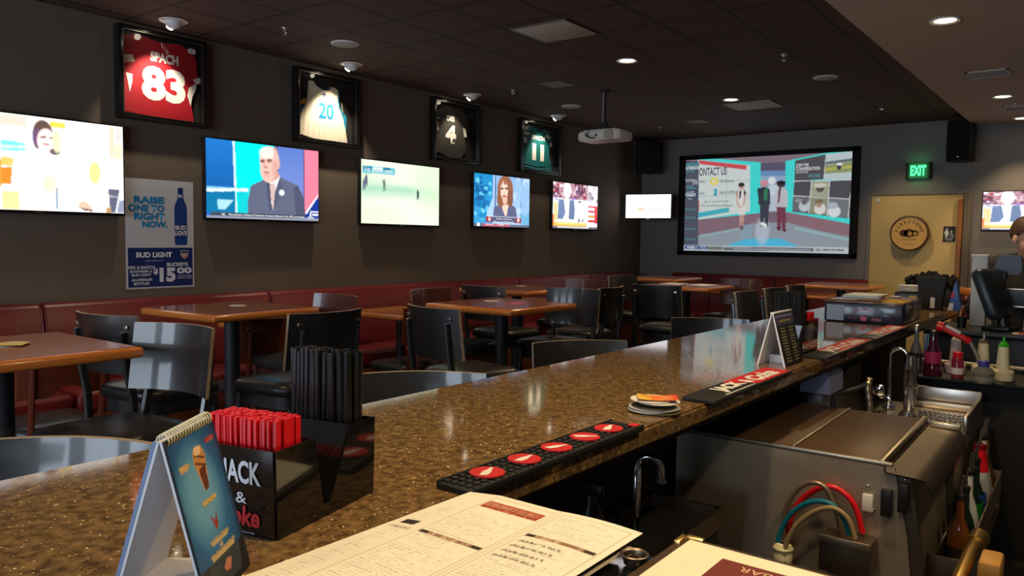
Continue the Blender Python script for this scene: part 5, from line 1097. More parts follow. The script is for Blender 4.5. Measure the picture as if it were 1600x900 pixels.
# dark holder with plates
t = thing('dark_box', 'small dark box with yellow print under the white plates at the far bar end', 'box', (-1.0, 5.95, BT))
MB().box((0, 0, .05), (.17, .15, .10), .006).build('body', mat('dark_box', L3(30, 32, 40), .3), t)
MB().box((.03, -.0765, .05), (.045, .002, .06)).build('yellow_print', mat('yellow_print', L3(190, 150, 40), .4), t); MB().box((-.04, -.0765, .05), (.05, .002, .05)).build('grey_print', M['grey'], t)
pm = MB().lathe([(0, .002), (.05, .002), (.072, .008), (.078, .011), (.076, .013), (.05, .006), (0, .005)], n=28)
p0 = pm.build('saucer', mat('white_china', (.7, .7, .66), .2))
for k in range(5):
    o = p0 if k == 0 else p0.copy()
    if k: COL.objects.link(o)
    o.location = (-1.0, 5.95, BT+.1005+.0085*k); tag(o, ('lowest', 'second', 'middle', 'fourth', 'topmost')[k]+' white saucer from below in the stack at the far bar end', 'saucer', 'white saucers at the far bar end')
t = thing('menu_bin', 'tall black bin of menus at the far bar end, left of the blue card', 'bin', (-.835, 5.75, BT))
b = MB(); b.prism([(-.06, 0), (.06, 0), (.085, .215), (-.085, .215)], lambda x, z: Vector((x, -.05, z)), lambda x, z: Vector((x, .05, z))); b.build('body', M['blackm'], t)
MB().box((.012, -.0515, .05), (.026, .002, .07)).build('white_tag', M['whiteprint'], t)
for k in range(3): MB().box((-.05+.045*k, 0, .16), (.004, .09, .13), .001).build('menu_edge', M['black'], t)
t = thing('table_tent', 'blue folded tent card on the far bar end beside the black bin', 'table tent', (-.705, 5.78, BT))
b = MB(); b.prism([(-.04, 0), (.04, 0), (.0, .20)], lambda x, z: Vector((x, -.004, z)), lambda x, z: Vector((x, .11, z))); b.build('body', mat('blue_card', L3(34, 78, 150), .35, var=.3, vscale=30), t)
MB().raw([(-.04, -.0046, 0), (-.01, -.0046, 0), (-.005, -.0046, .05), (-.03, -.0046, .05)], [(0, 1, 2, 3)]).build('white_corner', M['card'], t, tag='flat'); MB().raw([(-.024, -.0048, .085), (-.004, -.0048, .09), (-.006, -.0048, .125), (-.017, -.0048, .12)], [(0, 1, 2, 3)]).build('red_print', M['redprint'], t, tag='flat')
t = thing('cloth_heap', 'heap of ragged black cloths in front of the restroom door', 'cloth', (-.90, 6.17, BT))
b = MB()
for k in range(150):
    x, y = rng.uniform(-.15, .15), rng.uniform(-.06, .06); z = rng.uniform(.09, .225-.03*abs(x)/.15)
    b.box((x, y, z), (rng.uniform(.03, .06), .008, rng.uniform(.03, .06)), .003, rot=tuple(rng.uniform(-.9, .9, 3)), seg=1)
b.ball((0, 0, .12), (.14, .06, .06), n=14)
b.build('cloth', mat('black_cloth', (.012, .010, .010), .9, bump=.6, bscale=80), t); MB().box((0, 0, .05), (.30, .16, .10), .01).build('tray', M['blackm'], t)
t = thing('end_cabinet', 'pale wooden cabinet with a ledge at the far end of the bar', 'cabinet', (-.70, 6.48, FZ))
MB().box((0, 0, .53), (.20, .22, 1.06), .006).build('body', M['wood'], t); MB().box((0, 0, 1.085), (.24, .26, .05), .01).build('ledge', M['edge'], t); MB().tube([(-.0, -.115, .8), (0, -.13, .8), (0, -.13, .9), (0, -.115, .9)], .006, 6).build('handle', M['iron'], t)
t = thing('pepper_mill', 'dark red-brown wooden mill with a round knob by the end cabinet', 'mill', (-.64, 5.78, 1.02))
MB().lathe([(0, 0), (.024, 0), (.026, .02), (.020, .05), (.024, .09), (.018, .105), (0, .105)], n=20).build('body', M['mahog'], t); MB().ball((0, 0, .125), .030, n=18).build('knob', M['mahog'], t)

# ------------------------------------------------------------------ menus on the bar return
def menu_img():
    im = Img(220, 300, (236, 222, 186)); pr_ = (130, 116, 88)
    return im
im = Img(230, 320, (246, 238, 216)); pq = lambda u, v: (u, v)
im.rect(.30, .0, .305, .02, (160, 140, 110), .5)
g = (120, 106, 78)
for x0, x1 in ((.035, .17), (.20, .56), (.60, .965)):
    y = .18 if x0 < .5 else .06
    if .1 < x0 < .5: y = .2
    while y < .99:
        im.scribble(x0+.02, y, x0+(x1-x0)*.55, y+.0042, g, .8, al=.4)
        if random.random() < .8: im.scribble(x0+(x1-x0)*.55, y+.0065, x1-.03, y+.0105, g, .55, al=.4)
        y += .0165
for x0, x1, y0 in ((.20, .56, .03), (.60, .965, .03)):
    for s in ((x0, y0, x1, y0+.003), (x0, .99, x1, .993), (x0, y0, x0+.003, .99), (x1-.003, y0, x1, .99)): im.rect(*s, (186, 164, 120), .9)
im.rect(.578, 0, .584, 1, (196, 178, 138), .9)
im.rect(.215, .07, .545, .135, (176, 78, 54)); im.blotch(.22, .08, .54, .13, [(140, 50, 36), (206, 120, 90)], 60, .006)
for x0, x1, y in ((.21, .55, .42), (.61, .955, .24)):
    im.rect(x0, y, x1, y+.022, (150, 112, 84)); im.rect(x0, y, x0+.04, y+.022, (56, 38, 26)); im.rect(x1-.05, y, x1, y+.022, (56, 38, 26)); im.blotch(x0+.05, y+.004, x1-.06, y+.018, [(206, 180, 150)], 16, .006)
im.rect(.05, .36, .13, .40, (50, 34, 24))
for k in range(4): im.scribble(.62, .30+.045*k, .80, .312+.045*k, (120, 100, 70), .9, al=.6)
MP = attr_mat('menu_print', .5)
MN = thing('menu', 'large open cream menu with red banner lying at the bottom centre', 'menu', (0, 0, BT+.001))
x0, x1, y1, y0 = -.806, -.488, .968, .532
def curl(u, v, dz=0): return Vector((x0+(x1-x0)*u-.012*max(0, .25-u)*4*v, y1-(y1-y0)*v, .014+dz-.012*max(0, .2-u)*5*.6+.006*math.sin(PI*min(1, max(0, (u-.55)/.45)))*.5))
picture('top_sheet', im, MP, lambda u, v: curl(u, v, .003), MN)
MB().grid([[curl(u, v, -.006)+Vector((.0, -.030*u, -.002)) for u in np.linspace(0, 1, 100)] for v in np.linspace(0, 1, 12)]).build('lower_sheet', M['paper'], MN, tag='flat')
MB().grid([[curl(u, v, -.0022)+Vector((-.005*(1-u), .002*(1-v), 0)) for u in np.linspace(0, .99, 100)] for v in np.linspace(0, 1, 12)]).build('cover_border', mat('menu_border', L3(110, 84, 48), .5), MN, tag='flat')
mt = lambda u, v, d=.0043: curl(u, v, d)
b = MB()
for tx, u0, u1, v0, v1, bo in [('$10 or $14', .64, .84, .30, .312, .0), ('$12 or $15', .64, .84, .345, .357, .0), ('$11 or $16', .64, .84, .39, .402, 0), ('$10 or $13', .64, .84, .435, .447, 0), ("Chef's Board", .04, .16, .43, .45, 0)]:
    b.text(tx, -u1, -u0, v0, v1, lambda x, z: mt(-x, z))
b.build('print_lettering', mat('menu_ink', L3(120, 100, 72), .6), MN, tag='flat')
b = MB(); b.text('STARTERS & SHAREABLES', -.53, -.23, .085, .12, lambda x, z: mt(-x, z), bold=.02); b.build('banner_lettering', mat('banner_ink', L3(222, 160, 130), .6), MN, tag='flat')
MB().box((-.616, .72, .0065), (.240, .40, .010), .002).build('backing_folder', M['blackm'], MN)
# second menu in a bound cover
m2 = thing('bound_menu', 'menu in a dark cover with brass corner and maroon title block at the bottom edge', 'menu', (-.30, .80, BT), -.01)
MB().box((0, 0, .006), (.295, .42, .012), .003).build('cover', mat('brown_leather', L3(70, 50, 26), .4, bump=.2, bscale=200), m2)
MB().box((0.004, -.004, .0135), (.270, .395, .003)).build('page', M['paper'], m2)
b = MB(); b.box((-.132, .206, .0075), (.034, .010, .017), .002); b.box((-.1435, .194, .0075), (.010, .034, .017), .002); b.build('brass_corner', M['brass'], m2)
o = MB().box((.02, .06, .0152), (.18, .2, .0008)).build('title_block', mat('maroon_print', L3(112, 30, 26), .5), m2)
b = MB(); f = lambda x, z: Vector((-x, -z, .0160)); b.text('SPORTS BAR', -.085, .04, -.15, -.135, f); b.text('GRILL', -.08, .03, -.125, -.09, f, bold=.03); b.build('title_lettering', mat('cream_print', L3(226, 190, 150), .5), m2, tag='flat')
# round steel tray between the menus
t = thing('steel_tray', 'round dull steel tray between the two menus', 'tray', (-.468, .905, BT))
MB().lathe([(0, .001), (.014, .001), (.016, .010), (.018, .012), (.0195, .014), (.018, .015), (.015, .013), (.013, .004), (0, .004)], n=40).build('dish', M['steeld'], t)
MB().lathe([(.006, .004), (.007, .010), (.0085, .010), (.0095, .004), (.006, .004)], n=36).build('inner_ring', M['steeld'], t)

# ------------------------------------------------------------------ under-bar equipment (bartender side)
t = thing('hand_sink', 'small dark sink with chrome gooseneck tap under the near bar edge', 'sink', (-.965, 1.885, FZ))
b = MB(); b.box((0, 0, .3), (.22, .62, .58), .01); b.build('cabinet', M['blackm'], t)
b = MB(); 
for s in (-1, 1): b.box((s*.11, 0, .60), (.02, .62, .06)); b.box((0, s*.30, .60), (.22, .02, .06))
b.box((0, 0, .58), (.22, .62, .01)); b.build('basin', M['steeld'], t)
ar = [(-.02, .02, .60), (-.02, .02, .79)]+[(-.02+.032*(1-math.cos(a)), .02+.010*(1-math.cos(a)), .79+.036*math.sin(a)) for a in np.linspace(0.2, PI, 9)]+[(.044, .04, .765)]
MB().tube(ar, [.013]*2+[.010]*9+[.011], 12).build('tap', M['chrome'], t)
MB().lathe([(.010, 0), (.015, .0), (.015, .012), (.010, .012)], c=(.044, .04, .757), n=14).build('spout_ring', M['chrome'], t)
MB().tube([(-.05, -.02, .60), (-.05, -.02, .68), (-.02, -.09, .70)], .010, 8).build('lever', M['black'], t)
t = thing('spray_bottle', 'black bottle with a grey label beside the gooseneck tap', 'bottle', (-.985, 1.66, FZ+.61))
MB().lathe([(0, 0), (.036, 0), (.038, .02), (.036, .11), (.016, .15), (.014, .17), (0, .17)], n=20).build('body', M['black'], t); MB().box((.034, -.012, .075), (.012, .03, .03)).build('label', mat('grey_label', L3(150, 140, 120), .5), t); MB().box((.006, 0, .185), (.06, .02, .03), .005).build('trigger_head', M['black'], t)

# ice bin -------------------------------------------------------------
IB = thing('ice_bin', 'stainless ice bin with brown flat lids in front of the drainboard', 'ice bin', (0, 0, FZ))
o2 = lambda x, y, z: Vector((x, y, z-FZ))
def bx(b, x0_, x1_, ya, yb, z0, z1, bev=.0): return b.box(((x0_+x1_)/2, (ya+yb)/2, (z0+z1)/2-FZ), (x1_-x0_, yb-ya, z1-z0), bev)
b = MB(); b.prism([(-1.10, .12), (-.325, .12), (-.385, .66), (-.425, .858), (-1.10, .858)], lambda x, z: o2(x, 2.415, z), lambda x, z: o2(x, 2.425, z)); b.build('end_panel', M['brushed'], IB)
b = MB(); b.prism([(-.425, .84), (-.385, .66), (-.325, .12), (-.30, .12), (-.352, .66), (-.385, .83)], lambda x, z: o2(x, 2.43, z), lambda x, z: o2(x, 2.445, z)); b.build('corner_post', M['steeld'], IB)
b = MB(); b.prism([(-.42, .83), (-.40, .83), (-.345, .12), (-.365, .12)], lambda x, z: o2(x, 2.445, z), lambda x, z: o2(x, 3.15, z)); b.build('front_panel', M['brushed'], IB)
b = MB(); bx(b, -1.09, -.42, 3.14, 3.15, .12, .85); b.build('rear_panel', M['steeld'], IB)
b = MB(); bx(b, -1.10, -1.09, 2.425, 3.15, .12, .86); b.build('back_panel', M['steeld'], IB)
M['lid'] = mat('brown_lid', L3(84, 64, 44), .42, var=.25, vscale=8, stretch=(1, 5, 1), metal=.0)
b = MB(); bx(b, -1.075, -.722, 2.432, 3.135, .846, .866, .003); l1 = b.build('lid', M['lid'], IB)
b = MB(); bx(b, -.712, -.470, 2.432, 3.135, .846, .866, .003); b.build('lid', M['lid'], IB)
b = MB(); bx(b, -.721, -.713, 2.432, 3.135, .85, .872, .002); b.build('lid_seam', M['rim'], IB)
b = MB(); bx(b, -.468, -.452, 2.425, 3.15, .85, .876, .003); b.build('rim_bar', M['rim'], IB)
b = MB(); bx(b, -1.09, -.43, 2.414, 2.428, .856, .870, .003); b.build('end_rim', M['rim'], IB)
tr = [(-.45, .862), (-.45, .845), (-.375, .842), (-.345, .838), (-.331, .820), (-.329, .79)]
b = MB(); b.grid([[o2(x, y, z) for x, z in tr] for y in (2.40, 3.14)]); b.grid([[o2(x+.003, y, z-.004) for x, z in tr] for y in (2.40, 3.14)]); b.build('front_trough', M['steeld'], IB, ang=70)
b = MB(); bx(b, -.44, -.345, 3.12, 3.14, .845, .862, .002); b.build('trough_end', M['rim'], IB)
b = MB(); bx(b, -.506, -.476, 2.400, 2.414, .718, .770, .004); b.build('white_tag', M['white'], IB)
b = MB(); bx(b, -.455, -.425, 2.395, 2.414, .715, .795, .003); b.build('latch', M['black'], IB)
b = MB(); bx(b, -.412, -.385, 2.400, 2.43, .735, .82, .003); b.build('latch', M['black'], IB)
for x, z in [(-.494, .79), (-.395, .832), (-.388, .745), (-.475, .725)]: MB().ball(o2(x, 2.41, z), .006, n=10).build('rivet', M['chrome'], IB)
b = MB(); bx(b, -.60, -.462, 2.32, 2.412, .545, .645, .003); b.build('hose_bracket', M['steeld'], IB)
b = MB(); bx(b, -.60, -.462, 2.315, 2.322, .63, .652, .002); b.build('bracket_edge', M['rim'], IB)
for s in (-.95, -.45): MB().tube([o2(s, 2.5, FZ), o2(s, 2.5, .13)], .02, 10).build('foot', M['steel'], IB)
for s in (-.95, -.45): MB().tube([o2(s, 3.08, FZ), o2(s, 3.08, .13)], .02, 10).build('foot', M['steel'], IB)
# hoses in front of the bin
def smooth(pts, n=6):
    P = [Vector(p) for p in pts]; out = []
    for i in range(len(P)-1):
        p0, p1, p2, p3 = P[max(i-1, 0)], P[i], P[i+1], P[min(i+2, len(P)-1)]
        for k in range(n):
            t_ = k/n; out.append(.5*((2*p1)+(p2-p0)*t_+(2*p0-5*p1+4*p2-p3)*t_*t_+(3*p1-p0-3*p2+p3)*t_**3))
    out.append(P[-1]); return out
def hose(pts, y, r, m, label, name='hose', tail=True):
    p = [(x, y, z) for x, z in pts]
    if tail: p = [(p[0][0]+.01, y, FZ+.02), (p[0][0]+.005, y, .35)]+p
    o = MB().tube(smooth(p), r, 10).build(name, m); return tag(o, label, 'hose', 'drink hoses in front of the ice bin')
hose([(-.725, .502), (-.721, .574), (-.691, .691), (-.64, .752), (-.582, .774), (-.527, .737), (-.498, .655)], 2.395, .0085, M['red'], 'thick red hose arching over the ice bin front')
hose([(-.719, .60), (-.715, .681), (-.69, .742), (-.647, .781), (-.599, .773), (-.565, .70), (-.555, .655)], 2.372, .0075, mat('braided_hose', L3(150, 130, 110), .3, 0.6), 'pale braided hose arching highest in front of the ice bin')
hose([(-.727, .549), (-.722, .616), (-.688, .687), (-.634, .731), (-.579, .737), (-.543, .703), (-.525, .655)], 2.35, .0075, mat('teal_hose', L3(14, 110, 136), .35), 'teal hose arching in front of the ice bin')
hose([(-.7, .516), (-.702, .575), (-.674, .65), (-.624, .706), (-.571, .73), (-.528, .71), (-.505, .655)], 2.335, .0075, mat('beige_hose', L3(150, 128, 92), .45), 'beige hose arching in front of the ice bin')
t = MB().lathe([(.012, 0), (.026, .004), (.029, .02), (.025, .032), (.030, .045), (.022, .058), (.012, .06)], n=16).build('cable_tie_wrap', M['cream']); t.location = (-.712, 2.352, .525); tag(t, 'cream tape wrap binding the coloured hoses', 'wrap')

# drainboard and sink ---------------------------------------------------
DB = thing('drainboard', 'stainless drainboard with perforated top behind the ice bin', 'drainboard', (0, 0, FZ))
b = MB(); bx(b, -.95, -.362, 3.17, 3.92, .12, .748); b.build('cabinet', M['steeld'], DB)
b = MB(); bx(b, -.95, -.362, 3.17, 3.92, .75, .772, .004); b.build('deck', M['steel'], DB)
b = MB()
for i in range(22):
    for j in range(9):
        x, y = -.80+.0195*i+(.010 if j % 2 else 0), 3.24+.062*j
        if (x < -.60 and (y < 3.34 or y > 3.6)) or (y > 3.66 and x < -.57): continue
        b.box((x, y, .776-FZ), (.010, .045, .010), .003, rot=(0, 0, .35), seg=1)
b.build('raised_studs', M['chrome'], DB)
b = MB(); bx(b, -.66, -.355, 3.905, 3.925, .77, .86, .003); b.build('rear_splash', M['steel'], DB)
b = MB(); bx(b, -.66, -.362, 3.86, 3.885, .772, .80, .004); b.build('rear_rail', M['rim'], DB)
b = MB(); bx(b, -.368, -.352, 3.40, 3.92, .72, .84, .003); b.build('side_splash', M['steel'], DB)
b = MB(); b.prism([(3.46, .77), (3.46, .84), (3.66, .94), (3.92, .94), (3.92, .77)], lambda y, z: o2(-.87, y, z), lambda y, z: o2(-.855, y, z)); b.build('bar_side_splash', M['steel'], DB)
for x in (-.9, -.4):
    for y in (3.25, 3.85): MB().tube([o2(x, y, FZ), o2(x, y, .13)], .02, 10).build('foot', M['steel'], DB)
t = thing('gooseneck_tap', 'tall chrome gooseneck tap at the drainboard under the bar', 'tap', (-.69, 3.72, .7745))
pts = [(0, 0, 0), (-.002, 0, .20)]+[(.032-.034*math.cos(a), 0, .235+.034*math.sin(a)) for a in np.linspace(.2, PI-.1, 10)]+[(.066, 0, .18)]
MB().tube(pts, .0085, 12).build('spout', M['chrome'], t); MB().lathe([(0, 0), (.026, 0), (.026, .012), (.014, .03), (0, .03)], n=20).build('base', M['chrome'], t); MB().box((-.035, -.05, .085), (.05, .03, .05), .012).build('lever', M['chrome'], t); MB().tube([(-.03, -.04, .06), (0, 0, .04)], .009, 8).build('lever_stem', M['chrome'], t)
t = thing('cocktail_shaker', 'shiny chrome tumbler beside the gooseneck tap', 'shaker', (-.615, 3.76, .772))
MB().lathe([(0, 0), (.022, 0), (.030, .10), (.031, .235), (.029, .235), (.020, .01), (0, .008)], n=24).build('cup', M['chrome'], t); MB().lathe([(.0305, .10), (.0325, .102), (.0325, .11), (.0306, .112)], n=24).build('band', M['chrome'], t)
t = thing('bar_tap', 'low dark brass bridge tap between the ice bin and the tub', 'tap', (-.775, 3.215, .7765))
MB().tube(smooth([(-.02, 0, 0), (-.022, .0, .10), (-.008, .02, .125), (.05, .05, .15), (.095, .06, .175)]), .010, 10).build('bridge', M['iron'], t); MB().tube(smooth([(.095, .06, .195), (.090, .06, .15), (.100, .06, .08), (.095, .06, 0)]), [.010, .014, .010, .014, .011, .011, .013, .012, .010, .014, .010, .012, .012, .010, .014, .012, .012, .012, .012], 10).build('handle', M['rim'], t); MB().box((.02, .0, .05), (.07, .02, .018), .004).build('lever', M['iron'], t)
t = thing('ice_tub', 'pale bluish plastic tub under the bar edge left of the taps', 'tub', (-.872, 3.52, .772)); t.location = (-.875, 3.33, .772)
MB().box((0, 0, .06), (.066, .2, .12), .012).build('lower', mat('grey_tub', L3(92, 96, 112), .3), t); b = MB(); b.prism([(-.06, .12), (.06, .12), (.058, .19), (.035, .225), (-.03, .23), (-.055, .21)], lambda x, z: Vector((x, -.1, z)), lambda x, z: Vector((x, .1, z))); b.build('hood', mat('milky_plastic', L3(150, 162, 206), .35), t, ang=60)
t = thing('wire_rack', 'black wire rack below the bar edge holding a steel cup', 'rack', (-.95, 3.85, .772))
b = MB()
for k in range(6): b.tube([(-.06+.024*k, -.12, .15), (-.06+.024*k, .12, .15)], .003, 6)
for s in (-1, 1): b.tube([(-.07, s*.12, .15), (.07, s*.12, .15)], .004, 6)
b.build('shelf', M['iron'], t)
for sx in (-.065, .065):
    for sy in (-.11, .11): MB().tube([(sx, sy, 0), (sx, sy, .15)], .005, 6).build('leg', M['iron'], t)
o = MB().lathe([(0, 0), (.019, 0), (.026, .058), (.024, .058), (.017, .004), (0, .003)], n=20).build('steel_cup', M['chrome']); o.location = (-.945, 3.80, .9265); tag(o, 'small steel cup on the black wire rack', 'cup')

# shelf with pour bottles ------------------------------------------------
t = thing('bottle_shelf', 'dark shelf with pale front edge carrying the pour bottles', 'shelf', (-.42, 4.17, FZ))
MB().box((0, .06, .40), (.50, .24, .80), .01).build('cabinet', M['blackm'], t); MB().box((0, .0, .806), (.52, .36, .012), .003).build('top', M['blackm'], t); MB().tube([(-.25, .15, .845), (.25, .15, .845)], .008, 8).build('edge_rail', M['cream'], t)
for s in (-.24, .24): MB().tube([(s, .15, .81), (s, .15, .845)], .006, 6).build('rail_post', M['cream'], t)
SHZ = FZ+.8125
def pour_bottle(x, y, m, capm, label, z=SHZ, s=1.0):
    t = thing('pour_bottle', label, 'bottle', (x, y, z), group='plastic pour bottles')
    MB().lathe([(0, 0), (.044*s, 0), (.046*s, .006), (.046*s, .040), (.040*s, .046), (.027*s, .050), (.024*s, .10), (.021*s, .152), (0, .152)], n=24).build('body', m, t)
    MB().lathe([(0, .152), (.020*s, .152), (.022*s, .158), (.012*s, .172), (.006*s, .174), (.005*s, .195), (0, .195)], n=16).build('pour_cap', capm, t)
pour_bottle(-.300, 4.12, M['cream'], mat('green_cap', L3(60, 190, 40), .4), 'cream pour bottle with a green cap, rightmost by the clear jug')
pour_bottle(-.385, 4.20, M['cream'], M['steel'], 'cream pour bottle with a steel spout behind the bent metal hose')
pour_bottle(-.498, 4.20, mat('pinkish_plastic', L3(206, 186, 176), .4), M['cream'], 'pinkish white pour bottle below the red soda gun')
def bottle(loc, prof, bodym, capm, label, labm=None, lz=None, capz=None, pour=False, group='bottles behind the bar', capname='cap', n=20):
    t = thing('bottle', label, 'bottle', loc, group=group); MB().lathe(prof, n=n).build('body', bodym, t)
    r, z = prof[-2][0], prof[-1][1]
    if labm is not None:
        zm_ = (lz[0]+lz[1])/2; rr = max(float(np.interp(q_, [p[1] for p in prof[1:-1]], [p[0] for p in prof[1:-1]])) for q_ in (lz[0], zm_, lz[1]))+.0008; MB().lathe([(rr-.002, lz[0]), (rr, lz[0]+.001), (rr, lz[1]-.001), (rr-.002, lz[1])], n=n).build('label', labm, t)
    MB().lathe([(0, z-.003), (r+.003, z-.003), (r+.003, z+(.012 if pour else .022)), (r*.5, z+(.016 if pour else .026)), (0, z+(.016 if pour else .026))], n=16).build(capname, capm, t)
    if pour: MB().tube([(0, 0, z+.012), (0, 0, z+.04), (.004, 0, z+.075)], [.006, .0045, .0035], 8).build('pour_spout', M['steel'], t)
    return t
M['pinkg'] = mat('pink_liquor', L3(70, 16, 40), .12, coat=.5); M['amber'] = mat('amber_liquor', L3(110, 60, 20), .1, coat=.5); M['dkg'] = mat('dark_green_glass', (.004, .02, .010), .08, coat=.6); M['clearb'] = mat('frosted_glass', L3(196, 198, 196), .15, coat=.4); M['redg'] = mat('red_liquor', L3(120, 10, 20), .12, coat=.5)
M['lblw'] = mat('white_label', L3(214, 206, 200), .5); M['lblp'] = mat('pink_label', L3(168, 40, 92), .45); M['lblg'] = mat('green_label', L3(30, 120, 40), .45); M['lblb'] = mat('blue_label', L3(40, 80, 170), .45); M['lbld'] = mat('dark_label', L3(40, 30, 34), .5)
wine = lambda r, h: [(0, 0), (r*.9, 0), (r, .008), (r, h*.42), (r*.72, h*.60), (r*.36, h*.74), (r*.32, h), (0, h)]
SH2 = SHZ
bottle((-.573, 4.06, SH2), [(0, 0), (.040, 0), (.043, .01), (.036, .05), (.030, .075), (.028, .115), (.016, .15), (.014, .185), (0, .185)], M['pinkg'], M['black'], 'bottle of dark pink liqueur with black cap on the shelf behind the drainboard', M['lblp'], (.055, .11))
bottle((-.468, 4.03, SH2), [(0, 0), (.024, 0), (.026, .006), (.025, .085), (.018, .098), (0, .098)], mat('syrup_red', L3(130, 40, 60), .2), M['red'], 'small squeeze bottle with red nozzle cap below the soda gun', M['lblw'], (.02, .05))
bottle((-.655, 4.12, SH2), wine(.028, .20), M['grey'], M['steel'], 'clear bottle with silver cap beside the chrome tumbler', M['lbld'], (.03, .09))
t = bottle((-.360, 3.975, SH2-.0), [(0, 0), (.040, 0), (.046, .012), (.040, .03), (.046, .045), (.036, .062), (.018, .075), (0, .075)], mat('clear_jug', L3(120, 118, 110), .1, coat=.5), mat('violet_cap', L3(60, 60, 150), .4), 'clear ribbed jug with a violet cap at the end of the shelf')
t = thing('straw_cup', 'clear cup of bluish straws tucked under the bar edge', 'cup', (-.62, 4.24, SHZ)); MB().lathe([(0, 0), (.026, 0), (.034, .10), (.032, .10), (.024, .004), (0, .004)], n=20).build('cup', M['glass'], t)
t_ = t; sp = [(rng.uniform(-.018, .018), rng.uniform(-.018, .018), .006) for k in range(9)]
put_sticks(t_, sp, mat('blue_straw', L3(110, 150, 180), .3), 'drinking_straw', 'bluish straw in the clear cup under the bar edge', 'straw', 'bluish straws in the clear cup', .165, .003, .07)
# soda gun on its hose
t = thing('soda_gun', 'red and black soda gun on a bent metal hose behind the drainboard', 'soda gun', (-.50, 4.105, 1.09))
a0, a1 = Vector((-.055, 0, .028)), Vector((.052, 0, -.024)); MB().tube([a0, a0*.6+a1*.4, a1], [.017, .020, .016], 12, flat=.8).build('grip', M['redprint'], t); MB().tube([a0+Vector((-.014, 0, .002)), a0+Vector((.012, 0, -.004))], [.022, .024], 12).build('nozzle', M['red'], t); MB().box((.0, -.004, .018), (.07, .022, .012), .003, rot=(0, .46, 0)).build('button_pad', M['silver'], t); MB().tube([a1, a1+Vector((.018, 0, -.012))], [.018, .014], 12).build('swivel', M['red'], t)
hp = smooth([(.068, 0, -.034), (.093, 0, -.082), (.116, .0, -.150), (.108, 0, -.180), (.09, -.02, -.188)]); MB().tube(hp, .0085, 10).build('metal_hose', mat('flex_steel', L3(170, 166, 150), .3, .8, bump=.5, bscale=300), t)

# speed rail with bottles -------------------------------------------------
SRX = -.300
t = thing('speed_rail', 'dark steel speed rail full of bottles in front of the ice bin', 'rack', (SRX, 3.08, .44))
MB().box((0, 0, .0), (.098, 1.12, .012)).build('tray', M['steeld'], t); MB().box((.048, 0, .11), (.008, 1.12, .09), .003).build('front_bar', M['steeld'], t); MB().box((-.047, 0, .05), (.008, 1.12, .10), .003).build('back_bar', M['steeld'], t)
for s in (-1, 1): MB().box((0, s*.56, .075), (.10, .008, .16), .003).build('end_plate', M['steeld'], t)
for s in (-.4, .4): MB().tube([(-.0, s, -.0), (.0, s, -.1), (.0, s, FZ-.44)], .012, 8).build('support', M['steeld'], t)
rail = [(3.54, wine(.036, .30), 'amber', 'black', 'amber bottle, farthest in the speed rail', 'lblw'), (3.45, wine(.036, .31), 'clearb', 'black', 'clear bottle, second farthest in the speed rail', 'lblw'), (3.33, [(0, 0), (.037, 0), (.040, .01), (.040, .16), (.031, .215), (.021, .27), (.019, .30), (0, .30)], 'clearb', 'redg', 'large white bottle with a red neck in the speed rail', 'lblw'), (3.23, wine(.036, .27), 'dkg', 'black', 'dark bottle with blue label in the speed rail', 'lblb'), (3.13, wine(.037, .26), 'dkg', 'black', 'dark bottle with bright green label in the speed rail', 'lblg'), (3.04, wine(.034, .27), 'clearb', 'black', 'clear bottle with white label left of the green labelled one', 'lblw'), (2.94, wine(.036, .24), 'dkg', 'black', 'dark bottle with dark label in the near half of the speed rail', 'lbld'), (2.83, wine(.036, .24), 'amber', 'black', 'amber bottle nearest the viewer in the speed rail', 'lbld')]
for y, pf, bm2, cm, lab, lm in rail:
    h = pf[-1][1]; bottle((SRX, y, .4465), pf, M[bm2], M[cm], lab, M[lm], (h*.28, h*.58) if lm in ('lblg', 'lblb') else (h*.10, h*.36), pour=True, group='bottles in the speed rail')
    if lab.startswith('large'):
        tt = bpy.data.objects[[o.name for o in bpy.data.objects if o.get('label') == lab][0]]
        MB().lathe([(.0325, .215), (.0222, .268), (.0195, .302), (.0189, .300), (.021, .266), (.031, .215)], n=20).build('red_sleeve', M['red'], tt)
# towel bar and box at the near end
t = thing('rail_handle', 'tan capped tube sticking out at the bottom right corner', 'handle', (-.20, 2.12, FZ))
MB().tube([(-.018, -.1, .62), (0, .0, .68), (.008, .06, .695)], .016, 14).build('tube', M['brass'], t); MB().tube([(.006, .045, .69), (.012, .085, .70)], .022, 14).build('end_cap', M['brass'], t); MB().box((.0, .07, .34), (.03, .03, .68)).build('post', M['steeld'], t)
t = thing('wood_block', 'pale rounded block beside the tan tube at the bottom edge', 'block', (-.152, 2.06, FZ)); MB().box((0, 0, .675), (.045, .10, .06), .008).build('cap', M['wood'], t); MB().box((0, 0, .32), (.03, .08, .64)).build('post', M['blackm'], t)

